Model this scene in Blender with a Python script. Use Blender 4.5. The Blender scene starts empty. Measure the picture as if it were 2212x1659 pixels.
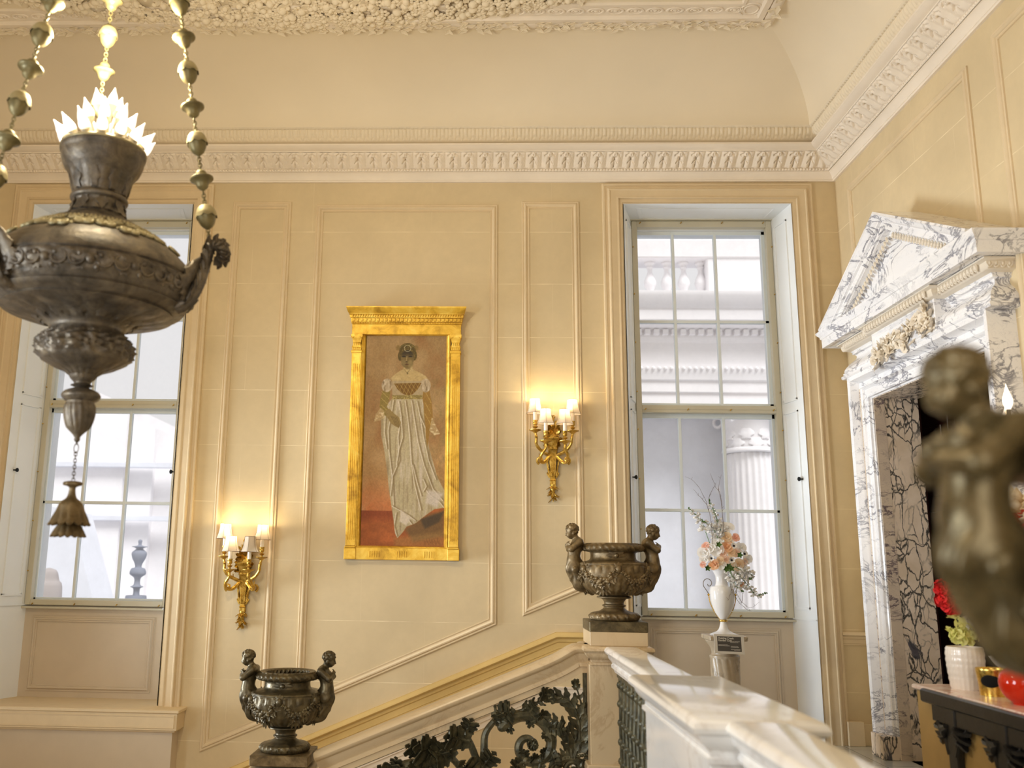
import bpy, bmesh, math, random
import numpy as np
from mathutils import Vector, Matrix

# ------------------------------------------------------------------ camera, world, lights, exposure
SC = bpy.context.scene
COL = SC.collection
PI = math.pi
cam_d = bpy.data.cameras.new('camera')
cam = bpy.data.objects.new('camera', cam_d); COL.objects.link(cam); SC.camera = cam
RGT = Vector((0.9990939, 0.0396559, 0.0154512))
DWN = Vector((0.0073854, 0.1959956, -0.9805770))
FWD = Vector((-0.0419140, 0.9798026, 0.1955252))
cam.matrix_world = Matrix(((RGT.x, -DWN.x, -FWD.x, 0), (RGT.y, -DWN.y, -FWD.y, 0), (RGT.z, -DWN.z, -FWD.z, 0), (0, 0, 0, 1)))
cam_d.sensor_width = 36.0; cam_d.lens = 1971.24 / 2212 * 36.0
cam_d.shift_x = (1106 - 944.93) / 2212
cam_d.clip_start = 0.05; cam_d.clip_end = 200
cam_d.dof.use_dof = True; cam_d.dof.focus_distance = 7.3; cam_d.dof.aperture_fstop = 1.5

SC.view_settings.view_transform = 'Standard'; SC.view_settings.look = 'None'
SC.view_settings.exposure = 0.40; SC.view_settings.gamma = 1.0; SC.view_settings.use_curve_mapping = False
SC.cycles.max_bounces = 9; SC.cycles.diffuse_bounces = 5; SC.cycles.glossy_bounces = 3
SC.cycles.transmission_bounces = 6; SC.cycles.transparent_max_bounces = 10
SC.cycles.caustics_reflective = False; SC.cycles.caustics_refractive = False
SC.cycles.sample_clamp_indirect = 6.0

W = bpy.data.worlds.new('sky'); SC.world = W; W.use_nodes = True
bg = W.node_tree.nodes['Background']
bg.inputs[0].default_value = (0.985, 0.955, 0.945, 1); bg.inputs[1].default_value = 0.655

def area(name, loc, aim, sx, sy, power, color, portal=False, spread=180):
    d = bpy.data.lights.new(name, 'AREA'); d.shape = 'RECTANGLE'; d.size = sx; d.size_y = sy
    d.energy = power; d.color = color
    if portal: d.cycles.is_portal = True
    d.spread = math.radians(spread)
    o = bpy.data.objects.new(name, d); COL.objects.link(o); o.location = loc
    o.rotation_euler = (Vector(aim) - Vector(loc)).to_track_quat('-Z', 'Y').to_euler()
    return o
# sky seen through the two windows of the far wall
area('daylight_far_window', (2.14, 8.62, 1.43), (2.14, 0, 1.43), 1.5, 3.9, 1, (1, 1, 1), True)
area('daylight_stair_window', (-3.5, 8.62, 1.43), (-3.5, 0, 1.43), 1.5, 3.9, 1, (1, 1, 1), True)
# daylight entering by the tall windows of the left wall and of the wall behind the camera
area('daylight_left_window_near', (-5.38, 1.6, 0.1), (3.0, 4.4, -0.2), 1.9, 3.0, 76, (0.84, 0.92, 1.0), False, 110)
area('daylight_left_window_far', (-5.40, 6.85, -0.35), (3.1, 7.1, 1.1), 1.2, 2.2, 38, (0.84, 0.92, 1.0), False, 58)
area('daylight_rear_window', (-0.6, -3.3, 1.0), (0.5, 7.0, 0.4), 3.2, 3.4, 88, (1.0, 0.95, 0.88))

def point(name, loc, power, color, r=0.03):
    d = bpy.data.lights.new(name, 'POINT'); d.energy = power; d.color = color; d.shadow_soft_size = r
    o = bpy.data.objects.new(name, d); COL.objects.link(o); o.location = loc
    return o
WARM = (1.0, 0.77, 0.42)

# ------------------------------------------------------------------ materials
def lin(c):
    return tuple((x / 12.92 if x <= 0.04045 else ((x + 0.055) / 1.055) ** 2.4) for x in c)
class NT:
    def __init__(s, name):
        s.m = bpy.data.materials.new(name); s.m.use_nodes = True; s.t = s.m.node_tree
        s.b = s.t.nodes['Principled BSDF']; s.out = s.t.nodes['Material Output']
    def n(s, kind, **kw):
        nd = s.t.nodes.new(kind)
        for k, v in kw.items(): setattr(nd, k, v)
        return nd
    def l(s, a, b): s.t.links.new(a, b)
    def coord(s, obj=True):
        if not hasattr(s, 'tc'): s.tc = s.n('ShaderNodeTexCoord')
        return s.tc.outputs['Object']
    def noise(s, scale, detail=4, rough=.55, dist=0, vec=None):
        nd = s.n('ShaderNodeTexNoise'); nd.inputs['Scale'].default_value = scale
        nd.inputs['Detail'].default_value = detail; nd.inputs['Roughness'].default_value = rough
        nd.inputs['Distortion'].default_value = dist
        s.l(vec or s.coord(), nd.inputs['Vector']); return nd.outputs['Fac']
    def ramp(s, fac, stops):
        r = s.n('ShaderNodeValToRGB'); e = r.color_ramp.elements
        while len(e) < len(stops): e.new(0.5)
        for k, (p, c) in enumerate(stops):
            e[k].position = p; e[k].color = (c[0], c[1], c[2], 1) if not isinstance(c, (int, float)) else (c, c, c, 1)
        s.l(fac, r.inputs[0]); return r.outputs[0]
    def mix(s, fac, a, b, mode='MIX'):
        m = s.n('ShaderNodeMix', data_type='RGBA', blend_type=mode)
        for i, x in ((0, fac), (6, a), (7, b)):
            if hasattr(x, 'links') or hasattr(x, 'is_linked'): s.l(x, m.inputs[i])
            elif isinstance(x, (int, float)): m.inputs[i].default_value = x
            else: m.inputs[i].default_value = (x[0], x[1], x[2], 1)
        return m.outputs[2]
    def math(s, op, a, b=0, c=0):
        m = s.n('ShaderNodeMath', operation=op)
        for i, x in enumerate((a, b, c)):
            if hasattr(x, 'links'): s.l(x, m.inputs[i])
            else: m.inputs[i].default_value = x
        return m.outputs[0]
    def bump(s, h, strength=.3, dist=.01):
        b = s.n('ShaderNodeBump'); b.inputs['Strength'].default_value = strength; b.inputs['Distance'].default_value = dist
        s.l(h, b.inputs['Height']); s.l(b.outputs[0], s.b.inputs['Normal'])
    def set(s, **kw):
        mp = dict(color='Base Color', rough='Roughness', metal='Metallic', spec='Specular IOR Level', trans='Transmission Weight',
                  ior='IOR', emit='Emission Color', emits='Emission Strength', sss='Subsurface Weight', coat='Coat Weight', sheen='Sheen Weight', alpha='Alpha')
        for k, v in kw.items():
            i = s.b.inputs[mp[k]]
            if hasattr(v, 'links'): s.l(v, i)
            elif isinstance(v, tuple): i.default_value = (v[0], v[1], v[2], 1)
            else: i.default_value = v
        return s.m

def m_plain(name, c, rough=.5, metal=0, var=.06, scale=6, bump=0, bscale=40, spec=.5):
    t = NT(name); c = lin(c)
    f = t.noise(scale, 5)
    lo = tuple(x * (1 - var) for x in c); hi = tuple(min(1, x * (1 + var)) for x in c)
    t.set(color=t.ramp(f, [(.3, lo), (.7, hi)]), rough=rough, metal=metal, spec=spec)
    if bump: t.bump(t.noise(bscale, 4), bump, .004)
    return t.m

def m_plaster(name, c, joints=True, var=.07):
    """painted stone plaster; joints = pale pointing lines every half metre"""
    t = NT(name); c = lin(c)
    f = t.noise(1.3, 6, .6, .4); g = t.noise(14, 5, .6)
    col = t.ramp(f, [(.28, tuple(x * (1 - var * 1.5) for x in c)), (.72, tuple(min(1, x * (1 + var)) for x in c))])
    col = t.mix(t.ramp(g, [(.35, 0.), (.75, .25)]), col, tuple(x * .82 for x in c))
    if joints:
        sx = t.n('ShaderNodeSeparateXYZ'); t.l(t.coord(), sx.inputs[0])
        wob = t.math('MULTIPLY', t.noise(2.0, 2), .006)
        z = t.math('FRACT', t.math('MULTIPLY', t.math('ADD', sx.outputs[2], t.math('ADD', wob, -0.0305 + 10.0)), 2.0))
        ln = t.math('LESS_THAN', z, .011)
        hz = t.math('FLOOR', t.math('MULTIPLY', t.math('ADD', sx.outputs[2], 9.9695), 2.0))
        off = t.math('MULTIPLY', t.math('MODULO', hz, 2.0), .55)
        xx = t.math('FRACT', t.math('MULTIPLY', t.math('ADD', t.math('ADD', sx.outputs[0], sx.outputs[1]), t.math('ADD', off, 20.2)), .9))
        lv = t.math('LESS_THAN', xx, .0045)
        brk = t.ramp(t.noise(3.5, 4), [(.42, 0.15), (.60, 1.)])
        allm = t.math('MULTIPLY', t.math('MAXIMUM', ln, t.math('MULTIPLY', lv, .35)), brk)
        col = t.mix(allm, col, lin((.93, .87, .74)))
    t.set(color=col, rough=.72, spec=.3)
    t.bump(t.noise(30, 5), .08, .004)
    return t.m

def m_marble(name, base, vein, vein2, scale=1.6, rough=.14, amount=.5, squash=(1, 1, 1), seed=0.0, ior=1.5):
    t = NT(name)
    mp = t.n('ShaderNodeMapping'); mp.inputs['Scale'].default_value = squash; mp.inputs['Location'].default_value = (seed, seed * .7, seed * .3)
    mp.inputs['Rotation'].default_value = (.5, .6, .3)
    t.l(t.coord(), mp.inputs[0]); v = mp.outputs[0]
    n1 = t.noise(scale, 8, .62, 1.6, v)
    r1 = t.math('ABSOLUTE', t.math('SUBTRACT', n1, .5))
    v1 = t.ramp(r1, [(0, 1.), (.018 * amount + .004, .75), (.05 * amount + .01, 0.)])
    n2 = t.noise(scale * 2.7, 8, .6, 2.2, v)
    r2 = t.math('ABSOLUTE', t.math('SUBTRACT', n2, .52))
    v2 = t.ramp(r2, [(0, .8), (.03 * amount, 0.)])
    n3 = t.noise(scale * .55, 3, .5, .6, v)
    blob = t.ramp(n3, [(.45, 0.), (.70, .55)])
    col = t.mix(t.math('MULTIPLY', blob, amount), lin(base), lin(vein2))
    msk = t.ramp(t.noise(scale * .8, 3, .5, .4, v), [(.40, .12), (.56, 1.)])
    col = t.mix(t.math('MULTIPLY', v2, msk), col, lin(vein2)); col = t.mix(t.math('MULTIPLY', v1, msk), col, lin(vein))
    t.set(color=col, rough=rough, spec=.5, ior=ior)
    return t.m

def m_breccia(name):
    """cream breccia with black-green network and large dark grey clouds"""
    t = NT(name)
    mp = t.n('ShaderNodeMapping'); mp.inputs['Scale'].default_value = (1.6, 1.6, .8); mp.inputs['Rotation'].default_value = (0, .5, 0)
    t.l(t.coord(), mp.inputs[0])
    dn = t.n('ShaderNodeTexNoise'); dn.inputs['Scale'].default_value = 5; dn.inputs['Detail'].default_value = 5; t.l(mp.outputs[0], dn.inputs['Vector'])
    ad = t.n('ShaderNodeMix', data_type='RGBA', blend_type='LINEAR_LIGHT'); ad.inputs[0].default_value = .11
    t.l(mp.outputs[0], ad.inputs[6]); t.l(dn.outputs['Color'], ad.inputs[7]); v = ad.outputs[2]
    def vor(sc, w):
        o = t.n('ShaderNodeTexVoronoi', feature='DISTANCE_TO_EDGE'); o.inputs['Scale'].default_value = sc; t.l(v, o.inputs['Vector'])
        return t.ramp(o.outputs['Distance'], [(0, 1.), (w * .4, .8), (w, 0.)])
    big, small = vor(3.6, .030), vor(10.0, .085)
    msk = t.ramp(t.noise(3.1, 3, .5, .3, mp.outputs[0]), [(.42, 0.), (.54, 1.)])
    net = t.math('MAXIMUM', big, t.math('MULTIPLY', small, msk))
    col = t.ramp(t.noise(6, 4), [(.35, lin((.89, .81, .71))), (.65, lin((.95, .88, .80)))])
    col = t.mix(net, col, lin((.22, .22, .22)))
    cl = t.noise(1.5, 6, .55, 1.0, mp.outputs[0])
    col = t.mix(t.ramp(cl, [(.575, 0.), (.60, 1.)]), col, t.ramp(t.noise(9, 7, .6, 1.5), [(.3, lin((.25, .26, .27))), (.6, lin((.42, .40, .42))), (.75, lin((.56, .54, .53)))]))
    t.set(color=col, rough=.16)
    return t.m

def m_metal(name, dark, mid, light, metal=.75, rough=.42, scale=9, bump=.25, bscale=60):
    t = NT(name)
    f = t.noise(scale, 7, .65, .5)
    t.set(color=t.ramp(f, [(.28, lin(dark)), (.5, lin(mid)), (.75, lin(light))]), rough=t.ramp(t.noise(scale * 2, 4), [(.3, rough * .8), (.7, min(1, rough * 1.3))]), metal=metal)
    t.bump(t.noise(bscale, 6, .6), bump, .003)
    return t.m

M = {}
M['wall'] = m_plaster('plaster_stone', (.845, .77, .622))
M['trim'] = m_plaster('plaster_trim', (.865, .785, .645), joints=False)
M['trim_sconce_lit'] = m_plaster('sconce_lit_cream_trim', (.86, .74, .48), joints=False, var=.1)  # dado cream, its yellow deepened in the colour for the sconces' light
M['cornice'] = m_plain('cornice_plaster', (.93, .885, .82), .75, var=.05, scale=3, bump=.06)
M['ceil'] = m_plain('ceiling_plaster', (.915, .865, .77), .85, var=.03, scale=1.2)
M['joinery'] = m_plain('pale_joinery_paint', (.91, .92, .92), .5, var=.03, scale=2)
M['storm'] = m_plain('storm_frame_paint', (.78, .755, .67), .5, var=.04, scale=3)
M['sash'] = m_plain('sash_paint', (.88, .91, .92), .45, var=.03, scale=3)
M['apron'] = m_plain('apron_panel_paint', (.80, .74, .65), .6, var=.05, scale=3)
M['black_iron'] = m_metal('black_iron', (.05, .06, .06), (.09, .1, .1), (.16, .18, .18), .6, .4)
M['marble'] = m_marble('white_grey_veined_marble', (.95, .945, .945), (.52, .52, .56), (.80, .80, .83), 3.6, .15, .42, (1, .55, 1.2))
M['marble_rail'] = m_marble('polished_pale_marble', (.955, .95, .94), (.88, .86, .84), (.92, .905, .885), 1.2, .10, .25, ior=1.85)
M['rail_tan'] = m_marble('tan_limestone', (.80, .715, .575), (.74, .64, .50), (.77, .68, .54), 1.2, .30, .25)
M['carving'] = m_plain('cream_marble_carving', (.90, .855, .78), .4, var=.04)
M['breccia'] = m_breccia('breccia_marble')
M['marble_cream'] = m_marble('cream_violet_marble', (.86, .79, .70), (.42, .36, .38), (.66, .58, .55), 3.0, .18, .55, (1, 1, 2.2), 4)
M['gold'] = m_metal('gilded_wood', (.64, .46, .12), (.90, .72, .25), (.98, .86, .42), .42, .42, 7, .15, 50)
M['brass'] = m_metal('gilt_bronze', (.45, .33, .10), (.78, .62, .26), (.93, .82, .48), .8, .33, 30, .3, 110)
M['bronze'] = m_metal('dark_olive_bronze', (.19, .17, .12), (.33, .29, .20), (.47, .42, .30), .55, .34, 14, .3, 90)
M['bronze_warm'] = m_metal('weathered_brown_bronze', (.24, .20, .13), (.42, .35, .23), (.58, .50, .36), .45, .42, 14, .35, 90)
M['bronze_near'] = m_metal('highlit_olive_bronze', (.25, .22, .14), (.39, .34, .22), (.55, .49, .36), .5, .28, 14, .3, 90)  # olive bronze lightened in colour for window light on the near urn
M['lamp_bronze'] = m_metal('old_silvered_bronze', (.25, .235, .21), (.41, .375, .325), (.57, .52, .43), .5, .44, 11, .9, 42)
M['grille'] = m_metal('black_green_bronze', (.17, .17, .13), (.30, .29, .22), (.46, .43, .32), .45, .36, 18, .3, 80)
M['bead_dark'] = m_metal('dark_brass_bead', (.36, .32, .21), (.50, .46, .31), (.63, .58, .42), .4, .42, 8, .15, 60)
M['bead'] = m_metal('aged_brass_bead', (.50, .46, .32), (.68, .63, .47), (.80, .76, .60), .35, .45, 8, .15, 60)

# ------------------------------------------------------------------ mesh helpers
class MB:
    def __init__(s): s.v = []; s.f = []; s.n = 0
    def add(s, v, f):
        v = np.asarray(v, float).reshape(-1, 3)
        s.v.append(v); b = s.n
        s.f.extend([tuple(int(i) + b for i in q) for q in f]); s.n += len(v); return s
    def verts(s): return np.vstack(s.v) if s.v else np.zeros((0, 3))
    def xf(s, mat):
        m = np.array(mat)
        s.v = [v @ m[:3, :3].T + m[:3, 3] for v in s.v]; return s
    def merge(s, o, mat=None):
        v = o.verts()
        if mat is not None: m = np.array(mat); v = v @ m[:3, :3].T + m[:3, 3]
        return s.add(v, o.f)
def tag(o, label=None, cat=None, group=None, kind=None):
    if label: o['label'] = label
    if cat: o['category'] = cat
    if group: o['group'] = group
    if kind: o['kind'] = kind
    return o
def build(name, mb, mat, parent=None, smooth=True, angle=38):
    me = bpy.data.meshes.new(name)
    me.from_pydata(mb.verts().tolist(), [], mb.f); me.materials.append(mat)
    bm = bmesh.new(); bm.from_mesh(me); bmesh.ops.recalc_face_normals(bm, faces=bm.faces); bm.to_mesh(me); bm.free()
    if smooth:
        me.shade_smooth(); me.set_sharp_from_angle(angle=math.radians(angle))
    o = bpy.data.objects.new(name, me); COL.objects.link(o)
    if parent is not None:
        o.parent = parent
    return o
def empty(name, loc=(0, 0, 0), rz=0):
    o = bpy.data.objects.new(name, None); COL.objects.link(o); o.location = loc; o.rotation_euler = (0, 0, rz); o.empty_display_size = .1
    return o
def kids(o): return [c for c in bpy.data.objects if c.parent == o]
def copy_tree(o, parent=None):
    c = o.copy(); COL.objects.link(c); c.parent = parent
    if parent is not None: c.matrix_parent_inverse = o.matrix_parent_inverse.copy()
    for ch in kids(o): copy_tree(ch, c)
    return c
T = Matrix.Translation
def RZ(a): return Matrix.Rotation(a, 4, 'Z')
def RX(a): return Matrix.Rotation(a, 4, 'X')
def RY(a): return Matrix.Rotation(a, 4, 'Y')
def SCL(x, y=None, z=None):
    y = x if y is None else y; z = x if z is None else z
    return Matrix(((x, 0, 0, 0), (0, y, 0, 0), (0, 0, z, 0), (0, 0, 0, 1)))

def box(mb, x0, x1, y0, y1, z0, z1, bev=0):
    if bev <= 0:
        v = [(x, y, z) for x in (x0, x1) for y in (y0, y1) for z in (z0, z1)]
        return mb.add(v, [(0, 1, 3, 2), (4, 6, 7, 5), (0, 4, 5, 1), (2, 3, 7, 6), (0, 2, 6, 4), (1, 5, 7, 3)])
    b = bev; rings = []
    for z, i in ((z0, b), (z0 + b, 0), (z1 - b, 0), (z1, b)):
        a0, a1, c0, c1 = x0 + i, x1 - i, y0 + i, y1 - i
        k = b if i == 0 else b * .4
        rings.append([(a0 + k, c0, z), (a1 - k, c0, z), (a1, c0 + k, z), (a1, c1 - k, z), (a1 - k, c1, z), (a0 + k, c1, z), (a0, c1 - k, z), (a0, c0 + k, z)])
    return loft(mb, rings, caps=True)
def loft(mb, rings, closed=True, caps=False):
    n = len(rings[0]); v = [p for r in rings for p in r]; f = []
    m = n if closed else n - 1
    for i in range(len(rings) - 1):
        for j in range(m):
            a = i * n + j; b = i * n + (j + 1) % n
            f.append((a, b, b + n, a + n))
    if caps:
        f.append(tuple(range(n - 1, -1, -1))); f.append(tuple((len(rings) - 1) * n + j for j in range(n)))
    return mb.add(v, f)
def grid(mb, P, flip=False):
    """P: (n, m, 3) array of points"""
    P = np.asarray(P); n, m = P.shape[:2]
    i, j = np.meshgrid(np.arange(n - 1), np.arange(m - 1), indexing='ij'); a = (i * m + j).ravel()
    q = np.stack([a, a + 1, a + m + 1, a + m], 1)
    if flip: q = q[:, ::-1]
    return mb.add(P.reshape(-1, 3), q.tolist())
def lathe(mb, prof, seg=32, c=(0, 0, 0), disp=None, a0=0, a1=2 * PI, cap=False):
    prof = np.asarray(prof, float); th = np.linspace(a0, a1, seg + 1)[:seg if abs(a1 - a0 - 2 * PI) < 1e-6 else seg + 1]
    R = np.repeat(prof[:, :1], len(th), 1); Zz = np.repeat(prof[:, 1:2], len(th), 1)
    if disp is not None:
        d = disp(th[None, :].repeat(len(prof), 0), np.arange(len(prof))[:, None].repeat(len(th), 1), R, Zz)
        if isinstance(d, tuple): R = R + d[0]; Zz = Zz + d[1]
        else: R = R + d
    P = np.stack([c[0] + R * np.cos(th), c[1] + R * np.sin(th), c[2] + Zz], 2)
    n, m = P.shape[:2]; f = []
    mm = m if abs(a1 - a0 - 2 * PI) < 1e-6 else m - 1
    for i in range(n - 1):
        for j in range(mm):
            a = i * m + j; b = i * m + (j + 1) % m
            f.append((a, b, b + m, a + m))
    if cap:
        f.append(tuple(range(m - 1, -1, -1))); f.append(tuple((n - 1) * m + j for j in range(m)))
    return mb.add(P.reshape(-1, 3), f)
def dense(prof, step):
    out = [prof[0]]
    for a, b in zip(prof[:-1], prof[1:]):
        k = max(1, int(math.dist(a, b) / step))
        out += [(a[0] + (b[0] - a[0]) * t / k, a[1] + (b[1] - a[1]) * t / k) for t in range(1, k + 1)]
    return out
def smooth_prof(pts, n=6):
    """Catmull-Rom through 2-D or 3-D points"""
    P = [np.array(p, float) for p in pts]; P = [2 * P[0] - P[1]] + P + [2 * P[-1] - P[-2]]; out = []
    for i in range(1, len(P) - 2):
        for k in range(n):
            t = k / n; a, b, c, d = P[i - 1:i + 3]
            out.append(.5 * ((2 * b) + (-a + c) * t + (2 * a - 5 * b + 4 * c - d) * t * t + (-a + 3 * b - 3 * c + d) * t ** 3))
    out.append(P[-2]); return [tuple(p) for p in out]
def tube(mb, pts, rad, seg=8, caps=True, flat=1.0, up=(0, 1, 0)):
    """tube along pts; rad number or list; flat scales the section along `up`"""
    P = [Vector(p) for p in pts]; n = len(P)
    if isinstance(rad, (int, float)): rad = [rad] * n
    rings = []; U = Vector(up)
    for i in range(n):
        d = (P[min(i + 1, n - 1)] - P[max(i - 1, 0)]).normalized()
        a = U - d * U.dot(d)
        if a.length < 1e-3: a = d.orthogonal()
        a.normalize(); b = d.cross(a)
        rings.append([tuple(P[i] + (a * math.sin(t) * flat + b * math.cos(t)) * rad[i]) for t in (2 * PI * k / seg for k in range(seg))])
    return loft(mb, rings, True, caps)
def sweep(mb, path, prof, N, closed=False, caps=True):
    """profile [(a, b)] : a = offset to the left of travel seen against N, b = height along N; mitred"""
    P = [Vector(p) for p in path]; N = Vector(N).normalized(); n = len(P); rings = []
    for i in range(n):
        d1 = (P[i] - P[i - 1]).normalized() if (closed or i > 0) else None
        d2 = (P[(i + 1) % n] - P[i]).normalized() if (closed or i < n - 1) else None
        l1 = N.cross(d1) if d1 else N.cross(d2); l2 = N.cross(d2) if d2 else l1
        m = (l1 + l2) / max(.15, 1 + l1.dot(l2))
        rings.append([tuple(P[i] + m * a + N * b) for a, b in prof])
    if closed: rings.append(rings[0])
    k = len(prof); f = []
    v = [p for r in rings for p in r]
    for i in range(len(rings) - 1):
        for j in range(k - 1):
            a = i * k + j; f.append((a, a + k, a + k + 1, a + 1))
    if caps and not closed:
        f.append(tuple(range(k))); f.append(tuple((len(rings) - 1) * k + j for j in range(k - 1, -1, -1)))
    return mb.add(v, f)
def sphere(mb, c, r, seg=12, rings=8, sq=(1, 1, 1), mat=None):
    pr = [(math.sin(PI * i / rings), -math.cos(PI * i / rings)) for i in range(rings + 1)]
    pr[0] = (1e-4, -1); pr[-1] = (1e-4, 1)
    b = MB(); lathe(b, pr, seg)
    m = T(c) @ (mat if mat is not None else Matrix.Identity(4)) @ SCL(r * sq[0], r * sq[1], r * sq[2])
    return mb.merge(b, m)
def torus(mb, c, R, r, seg=24, s2=8, mat=None):
    th = np.linspace(0, 2 * PI, seg + 1)[:-1]; ph = np.linspace(0, 2 * PI, s2 + 1)[:-1]
    v = [((R + r * math.cos(p)) * math.cos(t), (R + r * math.cos(p)) * math.sin(t), r * math.sin(p)) for t in th for p in ph]
    f = [(i * s2 + j, ((i + 1) % seg) * s2 + j, ((i + 1) % seg) * s2 + (j + 1) % s2, i * s2 + (j + 1) % s2) for i in range(seg) for j in range(s2)]
    b = MB().add(v, f)
    return mb.merge(b, T(c) @ (mat if mat is not None else Matrix.Identity(4)))
def leaf(mb, mat, L=1.0, Wd=.35, curl=.6, lobes=4, n=14, thick=.02, cup=.25, tipcurl=0.0):
    """acanthus blade: grows along +x, face +z, lobed edge, curling upward; thick two-sided"""
    top = []; bot = []
    for i in range(n + 1):
        t = i / n
        w = Wd * (math.sin(PI * (t * .86 + .12)) ** .7) * (1 - .25 * t)
        w *= 1 + .30 * math.cos(2 * PI * lobes * t + .6)
        if i == n: w = Wd * .02
        ang = curl * t * t + tipcurl * max(0, t - .7) * 6
        x = L * (math.sin(curl * t + 1e-6) / max(curl, 1e-6) if curl > .01 else t) if tipcurl == 0 else L * t * math.cos(ang * .5)
        z = L * ((1 - math.cos(curl * t)) / max(curl, 1e-6) if curl > .01 else 0) if tipcurl == 0 else L * t * math.sin(ang * .5)
        row = []
        for s in (-1, -.55, -.12, .12, .55, 1):
            zz = z + cup * w * (s * s) - (.0 if abs(s) > .2 else -.12 * w) + .05 * w * math.cos(2 * PI * lobes * t) * abs(s)
            row.append((x - .22 * w * abs(s), s * w, zz))
        top.append(row); bot.append([(a, b, c - thick) for a, b, c in row])
    b = MB(); rings = [t_ + b_[::-1] for t_, b_ in zip(top, bot)]
    loft(b, rings, True, True)
    return mb.merge(b, mat)
def acanthus(mb, mat, L=1.0, Wd=.3, n=5, curl=.6, thick=.02, ser=2):
    """compound acanthus: a fleshy midrib with pairs of curling leaflets, growing along +x, face +z"""
    b = MB(); k = 14; pts = []
    for i in range(k + 1):
        t = i / k; pts.append((L * math.sin(curl * t) / curl, 0, L * (1 - math.cos(curl * t)) / curl))
    tube(b, pts, [thick * (1.3 - 1.0 * i / k) for i in range(k + 1)], 6)
    for q in range(n):
        t = .04 + .80 * q / n; i = int(t * k); p = pts[i]; el = curl * t
        w = Wd * (1.15 * math.sin(PI * (.22 + .62 * t)))
        for s in (-1, 1):
            leaf(b, T(p) @ RY(-el) @ RZ(s * (.95 - .45 * t)) @ RX(s * -.35), w * 1.75, w * .50, .55, ser, 9, thick * .7, .22)
    leaf(b, T(pts[-3]) @ RY(-curl * .8), Wd * 1.2, Wd * .42, .7, ser, 9, thick * .7, .2)
    return mb.merge(b, mat)
def nets(f, lo, hi, h):
    """surface nets of an implicit function f(x, y, z) < 0 inside"""
    ax = [np.arange(lo[i], hi[i] + h, h) for i in range(3)]
    X, Y, Z = np.meshgrid(*ax, indexing='ij'); F = f(X, Y, Z); S = F < 0
    n = F.shape; acc = np.zeros((n[0] - 1, n[1] - 1, n[2] - 1, 3)); cnt = np.zeros((n[0] - 1, n[1] - 1, n[2] - 1))
    cor = [(i, j, k) for i in (0, 1) for j in (0, 1) for k in (0, 1)]
    def sl(a, c): return a[c[0]:n[0] - 1 + c[0], c[1]:n[1] - 1 + c[1], c[2]:n[2] - 1 + c[2]]
    for a in cor:
        for d in range(3):
            if a[d]: continue
            b = list(a); b[d] = 1
            fa, fb = sl(F, a), sl(F, b); m = (fa < 0) != (fb < 0)
            t = np.where(m, fa / np.where(fa == fb, 1, fa - fb), 0)
            for q in range(3): acc[..., q] += m * (a[q] + (t if q == d else 0))
            cnt += m
    on = cnt > 0; idx = -np.ones(on.shape, int); idx[on] = np.arange(on.sum())
    g = np.argwhere(on); V = acc[on] / cnt[on][:, None] + g
    V = V * h + np.array(lo); Fc = []
    for d in range(3):
        e1, e2 = [q for q in range(3) if q != d]
        A = [slice(None)] * 3; B = [slice(None)] * 3; A[d] = slice(0, -1); B[d] = slice(1, None)
        cr = S[tuple(A)] != S[tuple(B)]
        for p in np.argwhere(cr):
            if p[e1] == 0 or p[e2] == 0 or p[e1] >= n[e1] - 1 or p[e2] >= n[e2] - 1: continue
            q = []
            for o1, o2 in ((-1, -1), (0, -1), (0, 0), (-1, 0)):
                c = p.copy(); c[e1] += o1; c[e2] += o2; q.append(int(idx[tuple(c)]))
            if min(q) < 0: continue
            ins = S[tuple(p)]
            if (d == 1) != bool(ins): q = q[::-1]
            Fc.append(tuple(q[::-1]))
    return V, Fc
def sd_cap(X, Y, Z, a, b, r1, r2):
    a = np.array(a, float); b = np.array(b, float); ba = b - a; L2 = max(1e-9, float(ba @ ba))
    t = np.clip(((X - a[0]) * ba[0] + (Y - a[1]) * ba[1] + (Z - a[2]) * ba[2]) / L2, 0, 1)
    return np.sqrt((X - a[0] - t * ba[0]) ** 2 + (Y - a[1] - t * ba[1]) ** 2 + (Z - a[2] - t * ba[2]) ** 2) - (r1 + (r2 - r1) * t)
def sd_ell(X, Y, Z, c, r):
    k = np.sqrt(((X - c[0]) / r[0]) ** 2 + ((Y - c[1]) / r[1]) ** 2 + ((Z - c[2]) / r[2]) ** 2)
    return (k - 1) * min(r)
def smin(a, b, k):
    h = np.clip(.5 + .5 * (b - a) / k, 0, 1)
    return b * (1 - h) + a * h - k * h * (1 - h)

# ------------------------------------------------------------------ the room shell  (camera at the origin; far wall y = 8, right wall x = 3.28)
XR, YB, FL = 3.28, 8.0, -1.38       # right wall, far wall, gallery floor
XL, YN, ZC = -5.5, -3.5, 4.42       # left wall, near wall, flat ceiling
def struct(o): o['kind'] = 'structure'; return o
def wall_cells(us, vs, holes):
    out = []
    for a, b in zip(us[:-1], us[1:]):
        for c, d in zip(vs[:-1], vs[1:]):
            m, n = (a + b) / 2, (c + d) / 2
            if not any(h[0] < m < h[1] and h[2] < n < h[3] for h in holes): out.append((a, b, c, d))
    return out
RW = (1.345, 2.870, FL, 3.30)       # opening of the window over the gallery
LW = (-4.19, -2.665, -1.20, 3.30)   # opening of the window over the stair
mb = MB()
us = [XL, LW[0], LW[1], RW[0], RW[1], XR + .5]; vs = [-4.6, FL, -1.20, 3.30, 4.7]
for a, b, c, d in wall_cells(us, vs, [RW, LW]): box(mb, a, b, YB, YB + .62, c, d)
wall_far = struct(build('wall_far', mb, M['wall'], smooth=False))
mb = MB()
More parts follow.
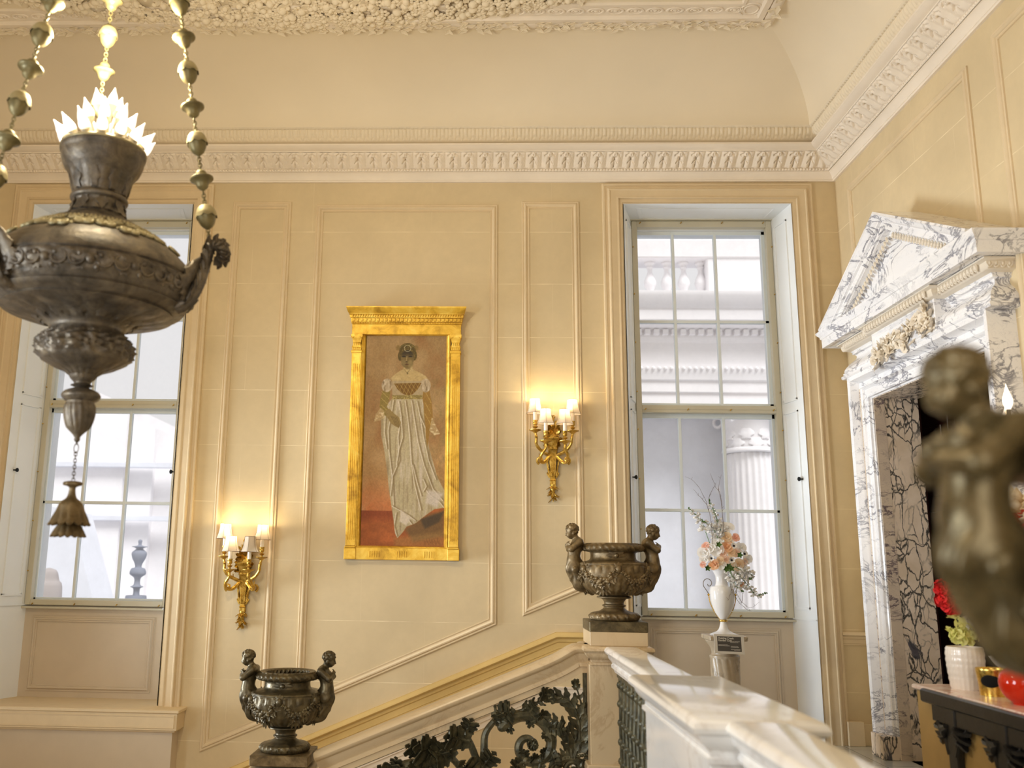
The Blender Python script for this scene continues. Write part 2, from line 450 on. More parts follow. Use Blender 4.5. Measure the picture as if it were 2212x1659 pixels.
DR = (5.70, 7.42, FL, 1.40)         # door opening in the right wall (y0, y1, z0, z1)
for a, b, c, d in wall_cells([YN, DR[0], DR[1], YB], [-4.6, FL, 1.40, 4.7], [DR]): box(mb, XR, XR + .28, a, b, c, d)
struct(build('wall_right', mb, M['wall'], smooth=False))
# left wall and near wall: out of the picture, with tall window openings
mb = MB(); LH = [(0.6, 2.6, -1.5, 2.2), (6.2, 7.5, -1.5, .8)]
for a, b, c, d in wall_cells([YN, .6, 2.6, 6.2, 7.5, YB], [-4.6, -1.5, .8, 2.2, 4.7], LH): box(mb, XL - .3, XL, a, b, c, d)
struct(build('wall_left', mb, M['wall'], smooth=False))
mb = MB()
for a, b, c, d in wall_cells([XL, -2.2, 1.0, XR], [-4.6, -.7, 2.7, 4.7], [(-2.2, 1.0, -.7, 2.7)]): box(mb, a, b, YN - .3, YN, c, d)
struct(build('wall_near', mb, M['wall'], smooth=False))
# floors: gallery on the right, hall far below
t = NT('gallery_marble_floor')
ck = t.n('ShaderNodeTexBrick', offset=0); ck.inputs['Scale'].default_value = 1; ck.inputs['Brick Width'].default_value = .6; ck.inputs['Row Height'].default_value = .6
ck.inputs['Mortar Size'].default_value = .004; ck.inputs['Color1'].default_value = (*lin((.80, .80, .78)), 1); ck.inputs['Color2'].default_value = (*lin((.74, .75, .74)), 1); ck.inputs['Mortar'].default_value = (*lin((.5, .5, .48)), 1)
t.l(t.coord(), ck.inputs['Vector']); M['floor'] = t.set(color=t.mix(t.ramp(t.noise(4, 6), [(.4, 0.), (.8, .4)]), ck.outputs[0], lin((.62, .64, .65))), rough=.15)
mb = MB(); box(mb, .78, XR, YN, YB, FL - .25, FL); box(mb, XR, XR + 2.6, 4.4, 8.6, FL - .25, FL)
struct(build('floor', mb, M['floor'], smooth=False))
mb = MB(); box(mb, XL, XR, YN, YB, -4.7, -4.6)
struct(build('floor_hall', mb, M['floor'], smooth=False))

# ------------------------------------------------------------------ cornice and cove (mitred round the far right corner)
def corner_band(name, profB, profR, u0=-5.5, v0=1.2, du=.3, mat='cornice', relief=None):
    """profB/profR: [(distance from wall, z)] for the far and the right wall; relief(u, k) -> offset along the outward normal"""
    mb = MB(); pB = np.array(profB, float); pR = np.array(profR, float); K = len(pB)
    tg = np.gradient(pB, axis=0); nrm = np.stack([tg[:, 1], -tg[:, 0]], 1); nrm /= np.linalg.norm(nrm, axis=1)[:, None] + 1e-9   # (away from wall, up)
    s_ = np.concatenate([[0], np.cumsum(np.linalg.norm(np.diff(pB, axis=0), axis=1))]); s_ /= s_[-1]
    for side in (0, 1):
        end = XR if side == 0 else YB; st = u0 if side == 0 else v0
        nu = int((end - st) / du) + 1; tt = np.linspace(0, 1, nu)[:, None]
        lim = (end - (pR[:, 0] if side == 0 else pB[:, 0]))[None, :]
        U = st + (lim - st) * tt
        A = (pB if side == 0 else pR)[None, :, 0] + 0 * U; Zz = (pB if side == 0 else pR)[None, :, 1] + 0 * U
        if relief is not None:
            d = relief(U, s_[None, :] + 0 * U) * np.clip((lim - U) / .03, 0, 1)
            A = A + d * nrm[None, :, 0]; Zz = Zz + d * nrm[None, :, 1]
        P = np.stack([U, YB - A, Zz], 2) if side == 0 else np.stack([XR - A, U, Zz], 2)
        grid(mb, P, flip=bool(side))
    return struct(build(name, mb, M[mat], angle=50))
fascia = [(-.01, 3.515), (.022, 3.515), (.024, 3.53), (.03, 3.532), (.034, 3.56), (.058, 3.585), (.066, 3.59), (.066, 3.594), (.074, 3.594)]
corner_band('trim_cornice_fascia', fascia, fascia)
beadp = [(.066 + .012 - .014 * math.cos(a), 3.606 + .0125 * math.sin(a)) for a in np.linspace(-PI / 2, PI / 2, 9)]
beadp = [(.078 + .012 * math.cos(a), 3.606 + .0125 * math.sin(a)) for a in np.linspace(-PI * .5, PI * .5, 9)]
def beadrel(u, s): return -.012 * (np.abs(np.sin(u * PI / .0275)) < .38) * np.sin(s * PI)
corner_band('trim_bead_row', beadp, beadp, du=.0055, relief=beadrel)
leafp = smooth_prof([(.075, 3.619), (.095, 3.626), (.12, 3.642), (.145, 3.662), (.18, 3.682), (.212, 3.70), (.225, 3.716)], 6)
def leafrel(u, s):
    x = (u / .1475) % 1.0 - .5; v = s
    xa = np.abs(x)
    lobe = np.exp(-((xa - .21) / .13) ** 2) * (.6 + .4 * np.sin(v * PI))
    rib = .12 * np.cos((xa * 9 + v * 5) * 2 * PI) * (xa > .06) * (v < .9)
    side = np.exp(-((xa - .5) / .05) ** 2) * (v > .1) * -.6
    ring = np.exp(-((np.hypot(x, (v - .86) * .62) - .062) / .028) ** 2) * .9
    stem = -1.5 * np.exp(-(xa / .028) ** 2) * (v > .06) * (v < .70)
    arm = -1.35 * np.exp(-((v - (.52 - xa * .75)) / .05) ** 2) * (xa < .21)
    arm2 = -1.0 * np.exp(-((v - (.66 + xa * .25)) / .04) ** 2) * (xa < .10)
    slot = -1.4 * np.exp(-((v - (.99 - xa * .65)) / .06) ** 2) * (xa > .12) * (xa < .33)
    return .011 * (lobe + rib + side + ring + stem + arm + arm2 + slot)
corner_band('trim_cornice_leaves', leafp, leafp, du=.0062, relief=leafrel)
lip = [(.225, 3.716), (.235, 3.718), (.236, 3.724), (.25, 3.728), (.28, 3.737), (.292, 3.748), (.30, 3.752), (.30, 3.768), (.15, 3.785), (.14, 3.79), (.145, 3.80), (.20, 3.815)]
corner_band('trim_cornice_lip', lip, lip)
eggp = smooth_prof([(.20, 3.815), (.235, 3.825), (.262, 3.85), (.278, 3.885), (.282, 3.915)], 5) + [(.30, 3.917), (.31, 3.93)]
def eggrel(u, s):
    x = (u / .070) % 1.0 - .5; xa = np.abs(x)
    return .0055 * (np.exp(-(xa / .16) ** 2) * np.exp(-((s - .62) / .2) ** 2) * 1.2 - 1.2 * np.exp(-((xa - .27) / .07) ** 2) * (s > .35) * (s < .88) - 1.1 * np.exp(-((s - (.42 - xa * .4)) / .06) ** 2) * (xa < .4))
corner_band('trim_small_leaf_band', eggp, eggp, du=.0055, relief=eggrel, mat='ceil')
cvB = [(.31 + .77 * (1 - math.cos(a)), 3.93 + (ZC - 3.93) * math.sin(a)) for a in np.linspace(0, PI / 2, 26)]
cvR = [(.31 + .56 * (1 - math.cos(a)), 3.93 + (ZC - 3.93) * math.sin(a)) for a in np.linspace(0, PI / 2, 26)]
corner_band('ceiling_cove', cvB, cvR, v0=YN, mat='ceil')
mb = MB(); box(mb, XL, XR - .86, YN, YB - 1.07, ZC - .004, ZC + .2)
struct(build('ceiling', mb, M['ceil'], smooth=False))
mb = MB(); box(mb, XL, XR + .3, YN, YB + .3, ZC + .21, ZC + .3)
struct(build('ceiling_roof_slab', mb, M['ceil'], smooth=False))

# ceiling frame: leaf band, plain moulding, guilloche; and the fruit wreath
XF, YF = XR - .86, YB - 1.09
band = [(.0, 0), (.012, .018), (.04, .03), (.075, .034), (.10, .030), (.105, .012), (.11, .010), (.112, .034), (.16, .040), (.17, .030), (.175, .012), (.30, .012), (.305, .022), (.33, .024), (.34, .0)]
mb = MB(); path = [(XL, YF, ZC), (XF, YF, ZC), (XF, 1.5, ZC)]
sweep(mb, path, band, (0, 0, -1))
struct(build('trim_ceiling_frame', mb, M['cornice']))
rnd = random.Random(5)
mb = MB(); x = XL + .1
while x < XF - .05:
    for k in range(3):
        yy = YF - .03 - .03 * k + rnd.uniform(-.006, .006)
        leaf(mb, T((x + rnd.uniform(-.02, .02), yy, ZC - .03)) @ RZ(rnd.choice((-.5, .5, 2.7, 3.6)) + rnd.uniform(-.3, .3)) @ RX(PI), .085, .024, .5, 2, 5, .006)
    x += .07
y = YF - .1
while y > 4.5:
    leaf(mb, T((XF - .05, y, ZC - .03)) @ RZ(rnd.uniform(0, 6.28)) @ RX(PI), .085, .026, .5, 2, 5, .006); y -= .05
struct(build('trim_frame_leaves', mb, M['ceil']))
mb = MB(); x = -4.9
while x < XF - .3:
    torus(mb, (x, YF - .24, ZC - .014), .036, .007, 20, 6, SCL(1.7, 1, 1)); torus(mb, (x, YF - .24, ZC - .014), .02, .005, 14, 5, SCL(1.6, 1, 1))
    sphere(mb, (x, YF - .24, ZC - .015), .012, 8, 5, (1.5, 1, .7)); x += .158
y = YF - .45
while y > 5.5:
    torus(mb, (XF - .24, y, ZC - .014), .036, .007, 20, 6, SCL(1, 1.7, 1)); torus(mb, (XF - .24, y, ZC - .014), .02, .005, 14, 5, SCL(1, 1.6, 1)); y -= .158
for r in (.085, .055): torus(mb, (XF - .24, YF - .24, ZC - .014), r, .007, 26, 6)
struct(build('trim_guilloche', mb, M['cornice']))
mb = MB(); CX, CY, RR_ = -1.45, -.22, 7.10
for k in range(1750):
    a = rnd.gauss(0, .36)
    if abs(a) > .60: continue
    r = RR_ + rnd.uniform(-.40, .02); x, y = CX + r * math.sin(a), CY + r * math.cos(a)
    if x < XL or x > XF: continue
    kind = rnd.random(); e = (r - RR_ + .19) / .22; hgt = .05 * max(.2, 1 - e * e)
    if kind < .42:
        leaf(mb, T((x, y, ZC - hgt * .75)) @ RZ(rnd.uniform(0, 6.28)) @ RX(PI) @ RY(-.05), rnd.uniform(.06, .10), rnd.uniform(.022, .032), .35, 2, 6, .010, .12)
    elif kind < .78:
        s = rnd.uniform(.018, .042); sphere(mb, (x, y, ZC - hgt * .8), s, 9, 6, (1, rnd.uniform(.75, 1.0), .9), RZ(rnd.uniform(0, 3)))
    else:
        for q in range(5):
            b = q * 2 * PI / 5; sphere(mb, (x + .024 * math.cos(b), y + .024 * math.sin(b), ZC - hgt), .017, 7, 5, (1, 1, .6))
for rr, s in ((RR_ - .43, .012), (RR_ - .50, .01)):
    tube(mb, [(CX + rr * math.sin(a), CY + rr * math.cos(a), ZC - .004) for a in np.linspace(-.6, .6, 60)], s, 8)
struct(build('trim_fruit_wreath', mb, M['ceil']))

# ------------------------------------------------------------------ raised mouldings on the walls
PM = [(0, 0), (0, .012), (.006, .016), (.014, .012), (.018, .012), (.024, .022), (.034, .024), (.044, .018), (.048, .008), (.056, .006), (.062, .010), (.068, .010), (.070, 0)]
def panel(name, pts, N, prof=PM, mat='trim'):
    mb = MB(); sweep(mb, pts, prof, N, closed=True); return struct(build(name, mb, M[mat]))
sl = .4205                                   # slope of the dado along the stair
def dz(x): return -.532 + (x - .689) * sl    # top line of the sloping dado on the far wall
def B(x, z): return (x, YB, z)
NB = (0, -1, 0)
pl = lambda x: -.453 + (x - .416) * sl + .0  # bottom line of the panels above it
panel('trim_panel_stair_left', [B(-2.285, 3.325), B(-2.285, -1.555), B(-1.735, -1.555 + .55 * sl), B(-1.735, 3.325)], NB)
panel('trim_panel_portrait', [B(-1.50, 3.295), B(-1.50, -1.21), B(.19, -1.21 + 1.69 * .432), B(.19, 3.295)], NB)
panel('trim_panel_sconce', [B(.414, 3.325), B(.414, -.405), B(.94, -.405 + .526 * sl), B(.94, 3.325)], NB)
BR = lambda y, z: (XR, y, z)
NR = (-1, 0, 0)
panel('trim_panel_over_door', [BR(7.72, 3.345), BR(7.72, 2.0), BR(5.72, 2.0), BR(5.72, 3.345)], NR)
panel('trim_panel_right', [BR(5.42, 3.38), BR(5.42, -.3), BR(3.5, -.3), BR(3.5, 3.38)], NR)
DP = [(0, 0), (0, .05), (.012, .052), (.02, .060), (.035, .062), (.045, .05), (.05, .032), (.075, .030), (.085, .018), (.13, .018), (.135, .012), (.15, .012), (.152, .0)]
mb = MB()
sweep(mb, [B(-4.4, dz(-4.4)), B(.689, dz(.689)), B(1.155, dz(.689))], [(-a, b) for a, b in DP], NB)
struct(build('trim_dado_stair', mb, M['trim_sconce_lit']))
mb = MB()
DQ = [(0, 0), (0, .028), (.012, .026), (.016, .012), (.05, .012), (.052, .004), (.10, .004), (.10, .0)]
sweep(mb, [B(-4.4, dz(-4.4) - .165), B(.67, dz(.67) - .165), B(1.155, dz(.67) - .165)], [(-a, b) for a, b in DQ], NB)
sweep(mb, [B(-4.4, dz(-4.4) - .42), B(.64, dz(.64) - .42), B(1.155, dz(.64) - .42)], [(-a, b) for a, b in DQ], NB)
struct(build('trim_dado_lower', mb, M['cornice']))
mb = MB(); sweep(mb, [B(3.06, -.485), B(XR, -.485)], [(-a * .72, b * .7) for a, b in DP], NB); sweep(mb, [BR(YB, -.485), BR(7.64, -.485)], [(-a * .72, b * .7) for a, b in DP], NR)
struct(build('trim_chair_rail', mb, M['trim']))
mb = MB(); box(mb, 3.06, XR, YB - .03, YB, FL, FL + .17, .004); box(mb, 3.04, 3.17, YB - .07, YB, FL, FL + .19, .004)
box(mb, .78, 1.15, YB - .03, YB, FL, FL + .17, .004)
struct(build('baseboard_far', mb, M['trim'], smooth=False))
mb = MB(); box(mb, XR - .03, XR, 1.0, 5.45, FL, FL + .17, .004)
struct(build('baseboard_right', mb, M['trim'], smooth=False))

# ------------------------------------------------------------------ the two tall sash windows
AP = [(0, 0), (0, .030), (.006, .036), (.022, .036), (.026, .028), (.045, .026), (.050, .040), (.058, .052), (.068, .052), (.075, .044), (.128, .038), (.136, .044), (.146, .044), (.150, .022), (.178, .020), (.182, .012), (.188, .010), (.192, -.02)]
t = NT('window_glass'); gl = t.n('ShaderNodeBsdfGlossy'); gl.inputs['Roughness'].default_value = .02
tr = t.n('ShaderNodeBsdfTransparent'); tr.inputs[0].default_value = (.97, .985, 1, 1); ms = t.n('ShaderNodeMixShader'); fr = t.n('ShaderNodeFresnel'); fr.inputs['IOR'].default_value = 1.35
df = t.n('ShaderNodeBsdfTranslucent'); df.inputs[0].default_value = (.95, .96, 1, 1); m2 = t.n('ShaderNodeMixShader')
t.l(t.ramp(t.noise(5, 8, .7), [(.35, .05), (.75, .17)]), m2.inputs[0]); t.l(tr.outputs[0], m2.inputs[1]); t.l(df.outputs[0], m2.inputs[2])  # milky haze over the view, mixed into the panes as translucent patches
t.l(fr.outputs[0], ms.inputs[0]); t.l(m2.outputs[0], ms.inputs[1]); t.l(gl.outputs[0], ms.inputs[2]); t.l(ms.outputs[0], t.out.inputs[0]); M['glass'] = t.m
def raised_panel(mb, F, u0, u1, v0, v1, d=.012, w=.03):
    """recess moulding on the frame F: F(u, v, h) -> point"""
    for k, (a, b, h0, h1) in enumerate(((0, w * .4, 0, -d), (w * .4, w, -d, -d * .2))):
        o = [(u0 + a, v0 + a), (u1 - a, v0 + a), (u1 - a, v1 - a), (u0 + a, v1 - a)]; i = [(u0 + b, v0 + b), (u1 - b, v0 + b), (u1 - b, v1 - b), (u0 + b, v1 - b)]
        loft(mb, [[F(*p, h0) for p in o], [F(*p, h1) for p in i]])
    b = w; mb.add([F(u0 + b, v0 + b, -d * .2), F(u1 - b, v0 + b, -d * .2), F(u1 - b, v1 - b, -d * .2), F(u0 + b, v1 - b, -d * .2)], [(0, 1, 2, 3)])
def make_window(name, ox, apron_bottom):
    x0, x1, zt = 1.345 + ox, 2.870 + ox, 3.30
    s0, s1, sb = 1.475 + ox, 2.790 + ox, -.40           # storm frame
    yS = YB + .35
    root = empty(name, (ox + 2.13, YB, apron_bottom)); struct(root); inv = root.matrix_world.inverted()
    def put(n, mb, mat, **k):
        return build(n, mb.xf(T((-(ox + 2.13), -YB, -apron_bottom))), mat, root, **k)
    zb = apron_bottom
    mb = MB(); sweep(mb, [(x0, YB, zb), (x0, YB, zt), (x1, YB, zt), (x1, YB, zb)], [(.192 - a, b) for a, b in AP], NB)
    put('architrave', mb, M['trim'])
    # splayed reveals: head, left and right shutter boxes
    mb = MB()
    mb.add([(x0, YB - .02, zt), (x1, YB - .02, zt), (s1, yS, zt - .03), (s0, yS, zt - .03)], [(0, 1, 2, 3)])
    raised_panel(mb, lambda u, v, h: (x0 + (s0 - x0) * v + u * ((x1 - x0) + v * ((s1 - s0) - (x1 - x0))), YB - .02 + v * .37, zt - .03 * v - .004 - h), .07, .93, .25, .8, .01, .03)
    put('head_lining', mb, M['joinery'], smooth=False)
    for side, (a, b) in enumerate(((x0, s0), (x1, s1))):
        mb = MB(); sg = 1 if side == 0 else -1
        F = lambda u, v, h, a=a, b=b, sg=sg: (a + (b - a) * u + sg * (h + .003), YB - .02 + u * .37, v)
        zl = -.40
        mb.add([F(0, zb, 0), F(1, zb, 0), F(1, zt, 0), F(0, zt, 0)], [(0, 1, 2, 3)])
        for v0, v1 in ((zl + .09, 1.40), (1.50, zt - .12)):
            raised_panel(mb, F, .26, .80, v0, v1, .012, .045 / .37 * .3)
            G = lambda u, v, h, a=a, b=b, sg=sg: (a + (b - a) * u + sg * (h + .003), YB - .02 + u * .37, v)
            for (ua, ub, va, vb) in ((.24, .30, v0, v1), (.76, .82, v0, v1), (.24, .82, v0 - .01, v0 + .012), (.24, .82, v1 - .012, v1 + .01)):
                loft(mb, [[G(ua, va, 0), G(ub, va, 0), G(ub, vb, 0), G(ua, vb, 0)], [G(ua, va, .012), G(ub, va, .012), G(ub, vb, .012), G(ua, vb, .012)]], True, True)
        mb.add([F(0, zl - .004, 0), F(1, zl - .004, 0), F(1, zl - .004, .014), F(0, zl - .004, .014), F(0, zl + .006, .014), F(1, zl + .006, .014)], [(0, 1, 2, 3), (3, 2, 5, 4)])
        sh = put('shutter', mb, M['joinery'], smooth=False)
        kb = MB(); lathe(kb, [(.006, 0), (.006, .018), (.012, .022), (.019, .032), (.019, .040), (.010, .046), (.001, .047)], 14)
        kb.xf(T(F(.22, .79, 0)) @ RY(PI / 2 * sg)); k = build('knob', kb.xf(T((-(ox + 2.13), -YB, -zb))), M['black_iron'], root); k.parent = sh
    # apron panel beneath the sash
    mb = MB(); box(mb, s0 - .12, s1 + .07, yS, yS + .1, zb, -.405)
    pf = lambda u, v, h: (u, yS - .0005 - h, v)
    sweep(mb, [(1.60 + ox, yS, -.545), (2.62 + ox, yS, -.545), (2.62 + ox, yS, -1.09), (1.60 + ox, yS, -1.09)], [(a * .75, b * .8) for a, b in PM], NB, closed=True)
    put('apron', mb, M['apron'])
    # storm frame with turn buttons
    mb = MB(); w = .052; yf = yS - .035
    for a, b, c, d in ((s0, s0 + w, sb, 3.262), (s1 - w, s1, sb, 3.262), (s0 + w, s1 - w, 3.262 - .062, 3.262), (s0 + w, s1 - w, sb, sb + .048), (s0 + w, s1 - w, 1.408, 1.478)):
        box(mb, a, b, yf, yS + .03, c, d, .004)
    box(mb, s0 + w, s1 - w, yf - .004, yf + .01, 1.440, 1.446)
    box(mb, s0 - .035, s0 - .012, yf - .012, yS + .03, sb - .02, 3.29, .003); box(mb, s1 + .012, s1 + .035, yf - .012, yS + .03, sb - .02, 3.29, .003)
    box(mb, s0 - .035, s1 + .035, yf - .012, yS + .03, 3.266, 3.29, .003); box(mb, s0 - .035, s1 + .035, yf - .02, yS + .03, sb - .03, sb - .012, .003)
    fr_ = put('storm_frame', mb, M['storm'], smooth=False)
    for zz in list(np.linspace(sb + .3, 1.25, 4)) + list(np.linspace(1.6, 3.0, 4)):
        for xx in (s0 + .008, s1 - .008):
            b = MB(); tube(b, [(xx, yf + .004, zz), (xx, yf - .014, zz + .002)], [.005, .006], 6)
            q = put('turn_button', b, M['brass']); q.parent = fr_
    for zz in (3.24, 1.438, sb + .012):
        for u in np.linspace(.06, .94, 4):
            xx = s0 + (s1 - s0) * u; b = MB(); tube(b, [(xx, yf + .004, zz), (xx, yf - .013, zz)], [.004, .005], 6); tube(b, [(xx - .007, yf - .013, zz - .01), (xx + .007, yf - .013, zz + .008)], .004, 6)
            q = put('turn_button', b, M['brass']); q.parent = fr_
    # sashes with glazing bars
    for nm, z0, z1, hb, dy in (('upper_sash', 1.47, 3.21, 2.297, .07), ('lower_sash', sb + .02, 1.42, .528, .05)):
        mb = MB(); y0 = yS + dy; w = .04
        for a, b, c, d in ((s0 + .012, s0 + .06, z0, z1), (s1 - .07, s1 - .012, z0, z1), (s0, s1, z1 - .05, z1), (s0, s1, z0, z0 + .045), (s0 + .03, s1 - .03, hb - .014, hb + .014)):
            box(mb, a, b, y0, y0 + .04, c, d, .003)
        for q in (.405, .805): box(mb, s0 + q - .012, s0 + q + .014, y0 - .002, y0 + .042, z0, z1, .003)
        sa = put(nm, mb, M['sash'], smooth=False)
        g = MB(); g.add([(s0 + .02, y0 + .022, z0), (s1 - .02, y0 + .022, z0), (s1 - .02, y0 + .022, z1), (s0 + .02, y0 + .022, z1)], [(0, 1, 2, 3)])
        q = put('pane', g, M['glass'], smooth=False); q.parent = sa
    mb = MB(); box(mb, x0 - .1, x1 + .1, yS + .025, yS + .26, 3.192, 3.5); box(mb, x0 - .1, s0 + .03, yS + .03, yS + .26, -1.4, 3.4); box(mb, s1 - .03, x1 + .1, yS + .03, yS + .26, -1.4, 3.4)
    box(mb, x0 - .02, x1 + .02, yS + .09, yS + .34, sb - .1, sb + .02)
    put('outer_lining', mb, M['joinery'], smooth=False)
    return root
w1 = make_window('window_1', 0, FL)
w2 = make_window('window_2', -5.535, -1.20)
mb = MB(); box(mb, 1.16, 1.345, YB - .055, YB, FL, FL + .19, .004)
struct(build('trim_plinth_block', mb, M['trim'], smooth=False))
# projecting ledge under the stair window
mb = MB(); box(mb, XL, -2.415, YB - .22, YB + .36, -1.225, -1.195, .006); box(mb, XL, -2.43, YB - .205, YB, -1.36, -1.22, .003)
sweep(mb, [(XL, YB - .205, -1.25), (-2.46, YB - .205, -1.25), (-2.46, YB - .205, -1.335), (XL, YB - .205, -1.335)], [(0, 0), (.0, .006), (.006, .006), (.012, -.002), (.015, 0)], NB, closed=True)
box(mb, XL, -2.45, YB - .18, YB, -1.378, -1.355, .004)
struct(build('window_ledge', mb, M['trim']))
mb = MB(); box(mb, XL, -2.475, YB - .16, YB, -4.6, -1.355, .002)
struct(build('wall_ledge_base', mb, M['apron'], smooth=False))

# ------------------------------------------------------------------ marble door surround with pediment, dark room beyond
def rose(mb, mat, R=1.0, petals=11, seed=0, open_=1.0, m=4):
    """layered rose, centre up +z"""
    r = random.Random(seed); b = MB()
    for k in range(petals):
        f = k / (petals - 1); az = k * 2.399 + r.uniform(-.2, .2)
        tilt = .12 + 1.05 * f * open_; rad = (.12 + .55 * f) * R; w = (.45 + .5 * f); hgt = R * (.62 + .12 * f)
        P = np.zeros((m + 1, m + 1, 3))
        for i in range(m + 1):
            for j in range(m + 1):
                u = (i / m - .5) * 2; v = j / m
                aa = az + u * w * (1.5 - .5 * f); sh = 1 - .16 * u * u * v
                rr = rad * (.35 + .65 * min(1, v * 1.6)) + math.sin(tilt) * hgt * v * v * .8 * sh + (.10 * R * f * max(0, v - .7) * 3)
                z = math.cos(tilt * .8) * hgt * v * sh - .06 * R * f - (.12 * R * f * max(0, v - .75) * 3)
                P[i, j] = (rr * math.cos(aa), rr * math.sin(aa), z)
        grid(b, P)
    sphere(b, (0, 0, .18 * R), .26 * R, 8, 6, (1, 1, 1.3))
    return mb.merge(b, mat)

DS = empty('marble_doorcase', (XR, 6.555, FL)); tag(DS, 'tall white veined marble doorcase with a triangular pediment on the right wall', 'doorcase')
def ds(name, mb, mat, par=None, **k): return build(name, mb.xf(T((-XR, -6.555, -FL))), mat, par or DS, **k)
y0, y1, zt = 5.71, 7.40, 1.385
SP = [(0, -.06), (0, .075), (.010, .082), (.014, .098), (.026, .102), (.030, .096), (.080, .096), (.086, .112), (.098, .124), (.104, .118), (.108, .104), (.150, .104), (.156, .130), (.164, .150), (.172, .172), (.205, .180), (.212, .176), (.214, .0)]
mb = MB(); sweep(mb, [(XR, y0, FL + .17), (XR, y0, zt), (XR, y1, zt), (XR, y1, FL + .17)], [(-a, b) for a, b in SP] if Vector(NR).cross(Vector((0, 0, 1))).y > 0 else SP, NR)
ds('architrave', mb, M['marble'])
mb = MB()
for a, b in ((y0 - .222, y0), (y1, y1 + .222)):
    mb = MB(); box(mb, XR - .19, XR, a, b, FL, FL + .17, .004); ds('plinth', mb, M['breccia'])
o = .129
for s, yy in ((-1, y0), (1, y1)):
    mb = MB(); box(mb, XR - .112, XR - .1, yy + s * o - .018, yy + s * o + .018, FL + .2, zt + .1); ds('inlay_strip', mb, M['marble_cream'], smooth=False)
# reveal slabs
mb = MB(); box(mb, 3.215, 3.30, y1 - .004, y1 + .03, FL, zt); ds('jamb_edge', mb, M['marble_cream'], smooth=False)
mb = MB(); box(mb, 3.30, 3.565, y1 - .002, y1 + .03, FL, zt); ds('jamb_slab', mb, M['breccia'], smooth=False)
mb = MB(); box(mb, 3.215, 3.565, y0 - .03, y0 + .004, FL, zt); ds('jamb_slab', mb, M['breccia'], smooth=False)
mb = MB(); box(mb, 3.215, 3.565, y0, y1, zt - .004, zt + .03); ds('soffit_slab', mb, M['breccia'], smooth=False)
# entablature
E0, E1 = 5.49, 7.62
def ent(prof, brk=0.0, x=3.16):
    mb = MB(); p = [(XR, E0), (x, E0)]
    if brk: p += [(x, 6.06), (x - brk, 6.06), (x - brk, 7.05), (x, 7.05)]
    p += [(x, E1), (XR, E1)]
    sweep(mb, [(a, b, 0) for a, b in p], prof, (0, 0, 1), caps=False); return mb
fz = [(.0, 1.585), (.062, 1.59), (.07, 1.60), (.07, 1.618), (.055, 1.625), (.058, 1.64)] + smooth_prof([(.05, 1.645), (.045, 1.675), (.012, 1.72), (-.022, 1.75), (-.03, 1.775), (-.02, 1.79)], 5) + [(-.005, 1.795), (-.005, 1.81), (.01, 1.825)]
ds('frieze', ent(fz), M['marble'])
mb = MB(); box(mb, 3.10, 3.2, 6.06, 7.05, 1.60, 1.825)
PF = [(0, 0), (0, .012), (.012, .014), (.022, .004), (.03, .002), (.036, -.008)]
sweep(mb, [(3.10, 7.05, 1.825), (3.10, 7.05, 1.60), (3.10, 6.06, 1.60), (3.10, 6.06, 1.825)], PF, NR, closed=True)
ds('frieze_panel', mb, M['marble'])
eg = [(.005, 1.82)] + [(.03 + .030 * math.sin(a), 1.868 - .04 * math.cos(a)) for a in np.linspace(0, PI * .55, 7)] + [(.085, 1.885), (.085, 1.895)]
ds('egg_moulding', ent(eg, .055), M['carving'])
def eggs(p, q, n, up=(0, 0, 1), s=.024):
    mb = MB()
    p, q = Vector(p), Vector(q); d = (q - p).normalized(); nrm = d.cross(Vector(up)).normalized()
    R = Matrix((d, -nrm, Vector(up))).transposed().to_4x4()
    for k in range(n):
        c = p.lerp(q, (k + .5) / n); torus(mb, c, s * .80, s * .24, 12, 5, R @ SCL(.8, 1, 1.25) @ RX(PI / 2)); sphere(mb, c, s * .55, 8, 6, (.75, .75, 1.2), R)
    ds('egg_row', mb, M['carving'], angle=60)
eggs((3.088, E0 + .02, 1.862), (3.088, 6.04, 1.862), 13); eggs((3.032, 6.06, 1.862), (3.032, 7.05, 1.862), 22); eggs((3.088, 7.08, 1.862), (3.088, E1 - .02, 1.862), 13)
eggs((XR - .02, E1 + .055, 1.862), (3.10, E1 + .055, 1.862), 4); eggs((XR - .02, E0 - .055, 1.862), (3.10, E0 - .055, 1.862), 4)
# rows of eggs under the raking cornice
ap = (6.555, 2.46); ra = (2.644 - 2.054) / 1.195
for s in (-1, 1):
    d = Vector((0, s, -ra)).normalized(); u = Vector((0, s * ra, 1)).normalized()
    p = Vector((3.062, 6.555 + s * .03, 2.452)); eggs(p, p + d * 1.03, 24, tuple(u), .02)
co = [(.0, 1.895), (.14, 1.90), (.142, 1.892), (.172, 1.892), (.174, 1.965), (.182, 1.97), (.186, 1.99), (.205, 2.01), (.21, 2.02), (.21, 2.03), (.17, 2.035), (0, 2.035)]
ds('corona', ent(co), M['marble'])
RK = [(0, .0), (0, .330), (.016, .332), (.024, .322), (.045, .312), (.062, .290), (.070, .288), (.074, .268), (.118, .266), (.120, .250), (.124, .25), (.126, .20), (.150, .195), (.158, .19), (.190, .165), (.200, .155), (.206, .14)]
ye = 1.205
mb = MB(); sweep(mb, [(XR, 6.555 - ye, 2.05), (XR, 6.555, 2.05 + ye * ra), (XR, 6.555 + ye, 2.05)], RK, NR)
ds('raking_cornice', mb, M['marble'])
mb = MB(); mb.add([(3.13, 6.555 - 1.1, 2.0), (3.13, 6.555 + 1.1, 2.0), (3.13, 6.555, 2.56)], [(0, 1, 2)]); ds('tympanum', mb, M['marble'], smooth=False)
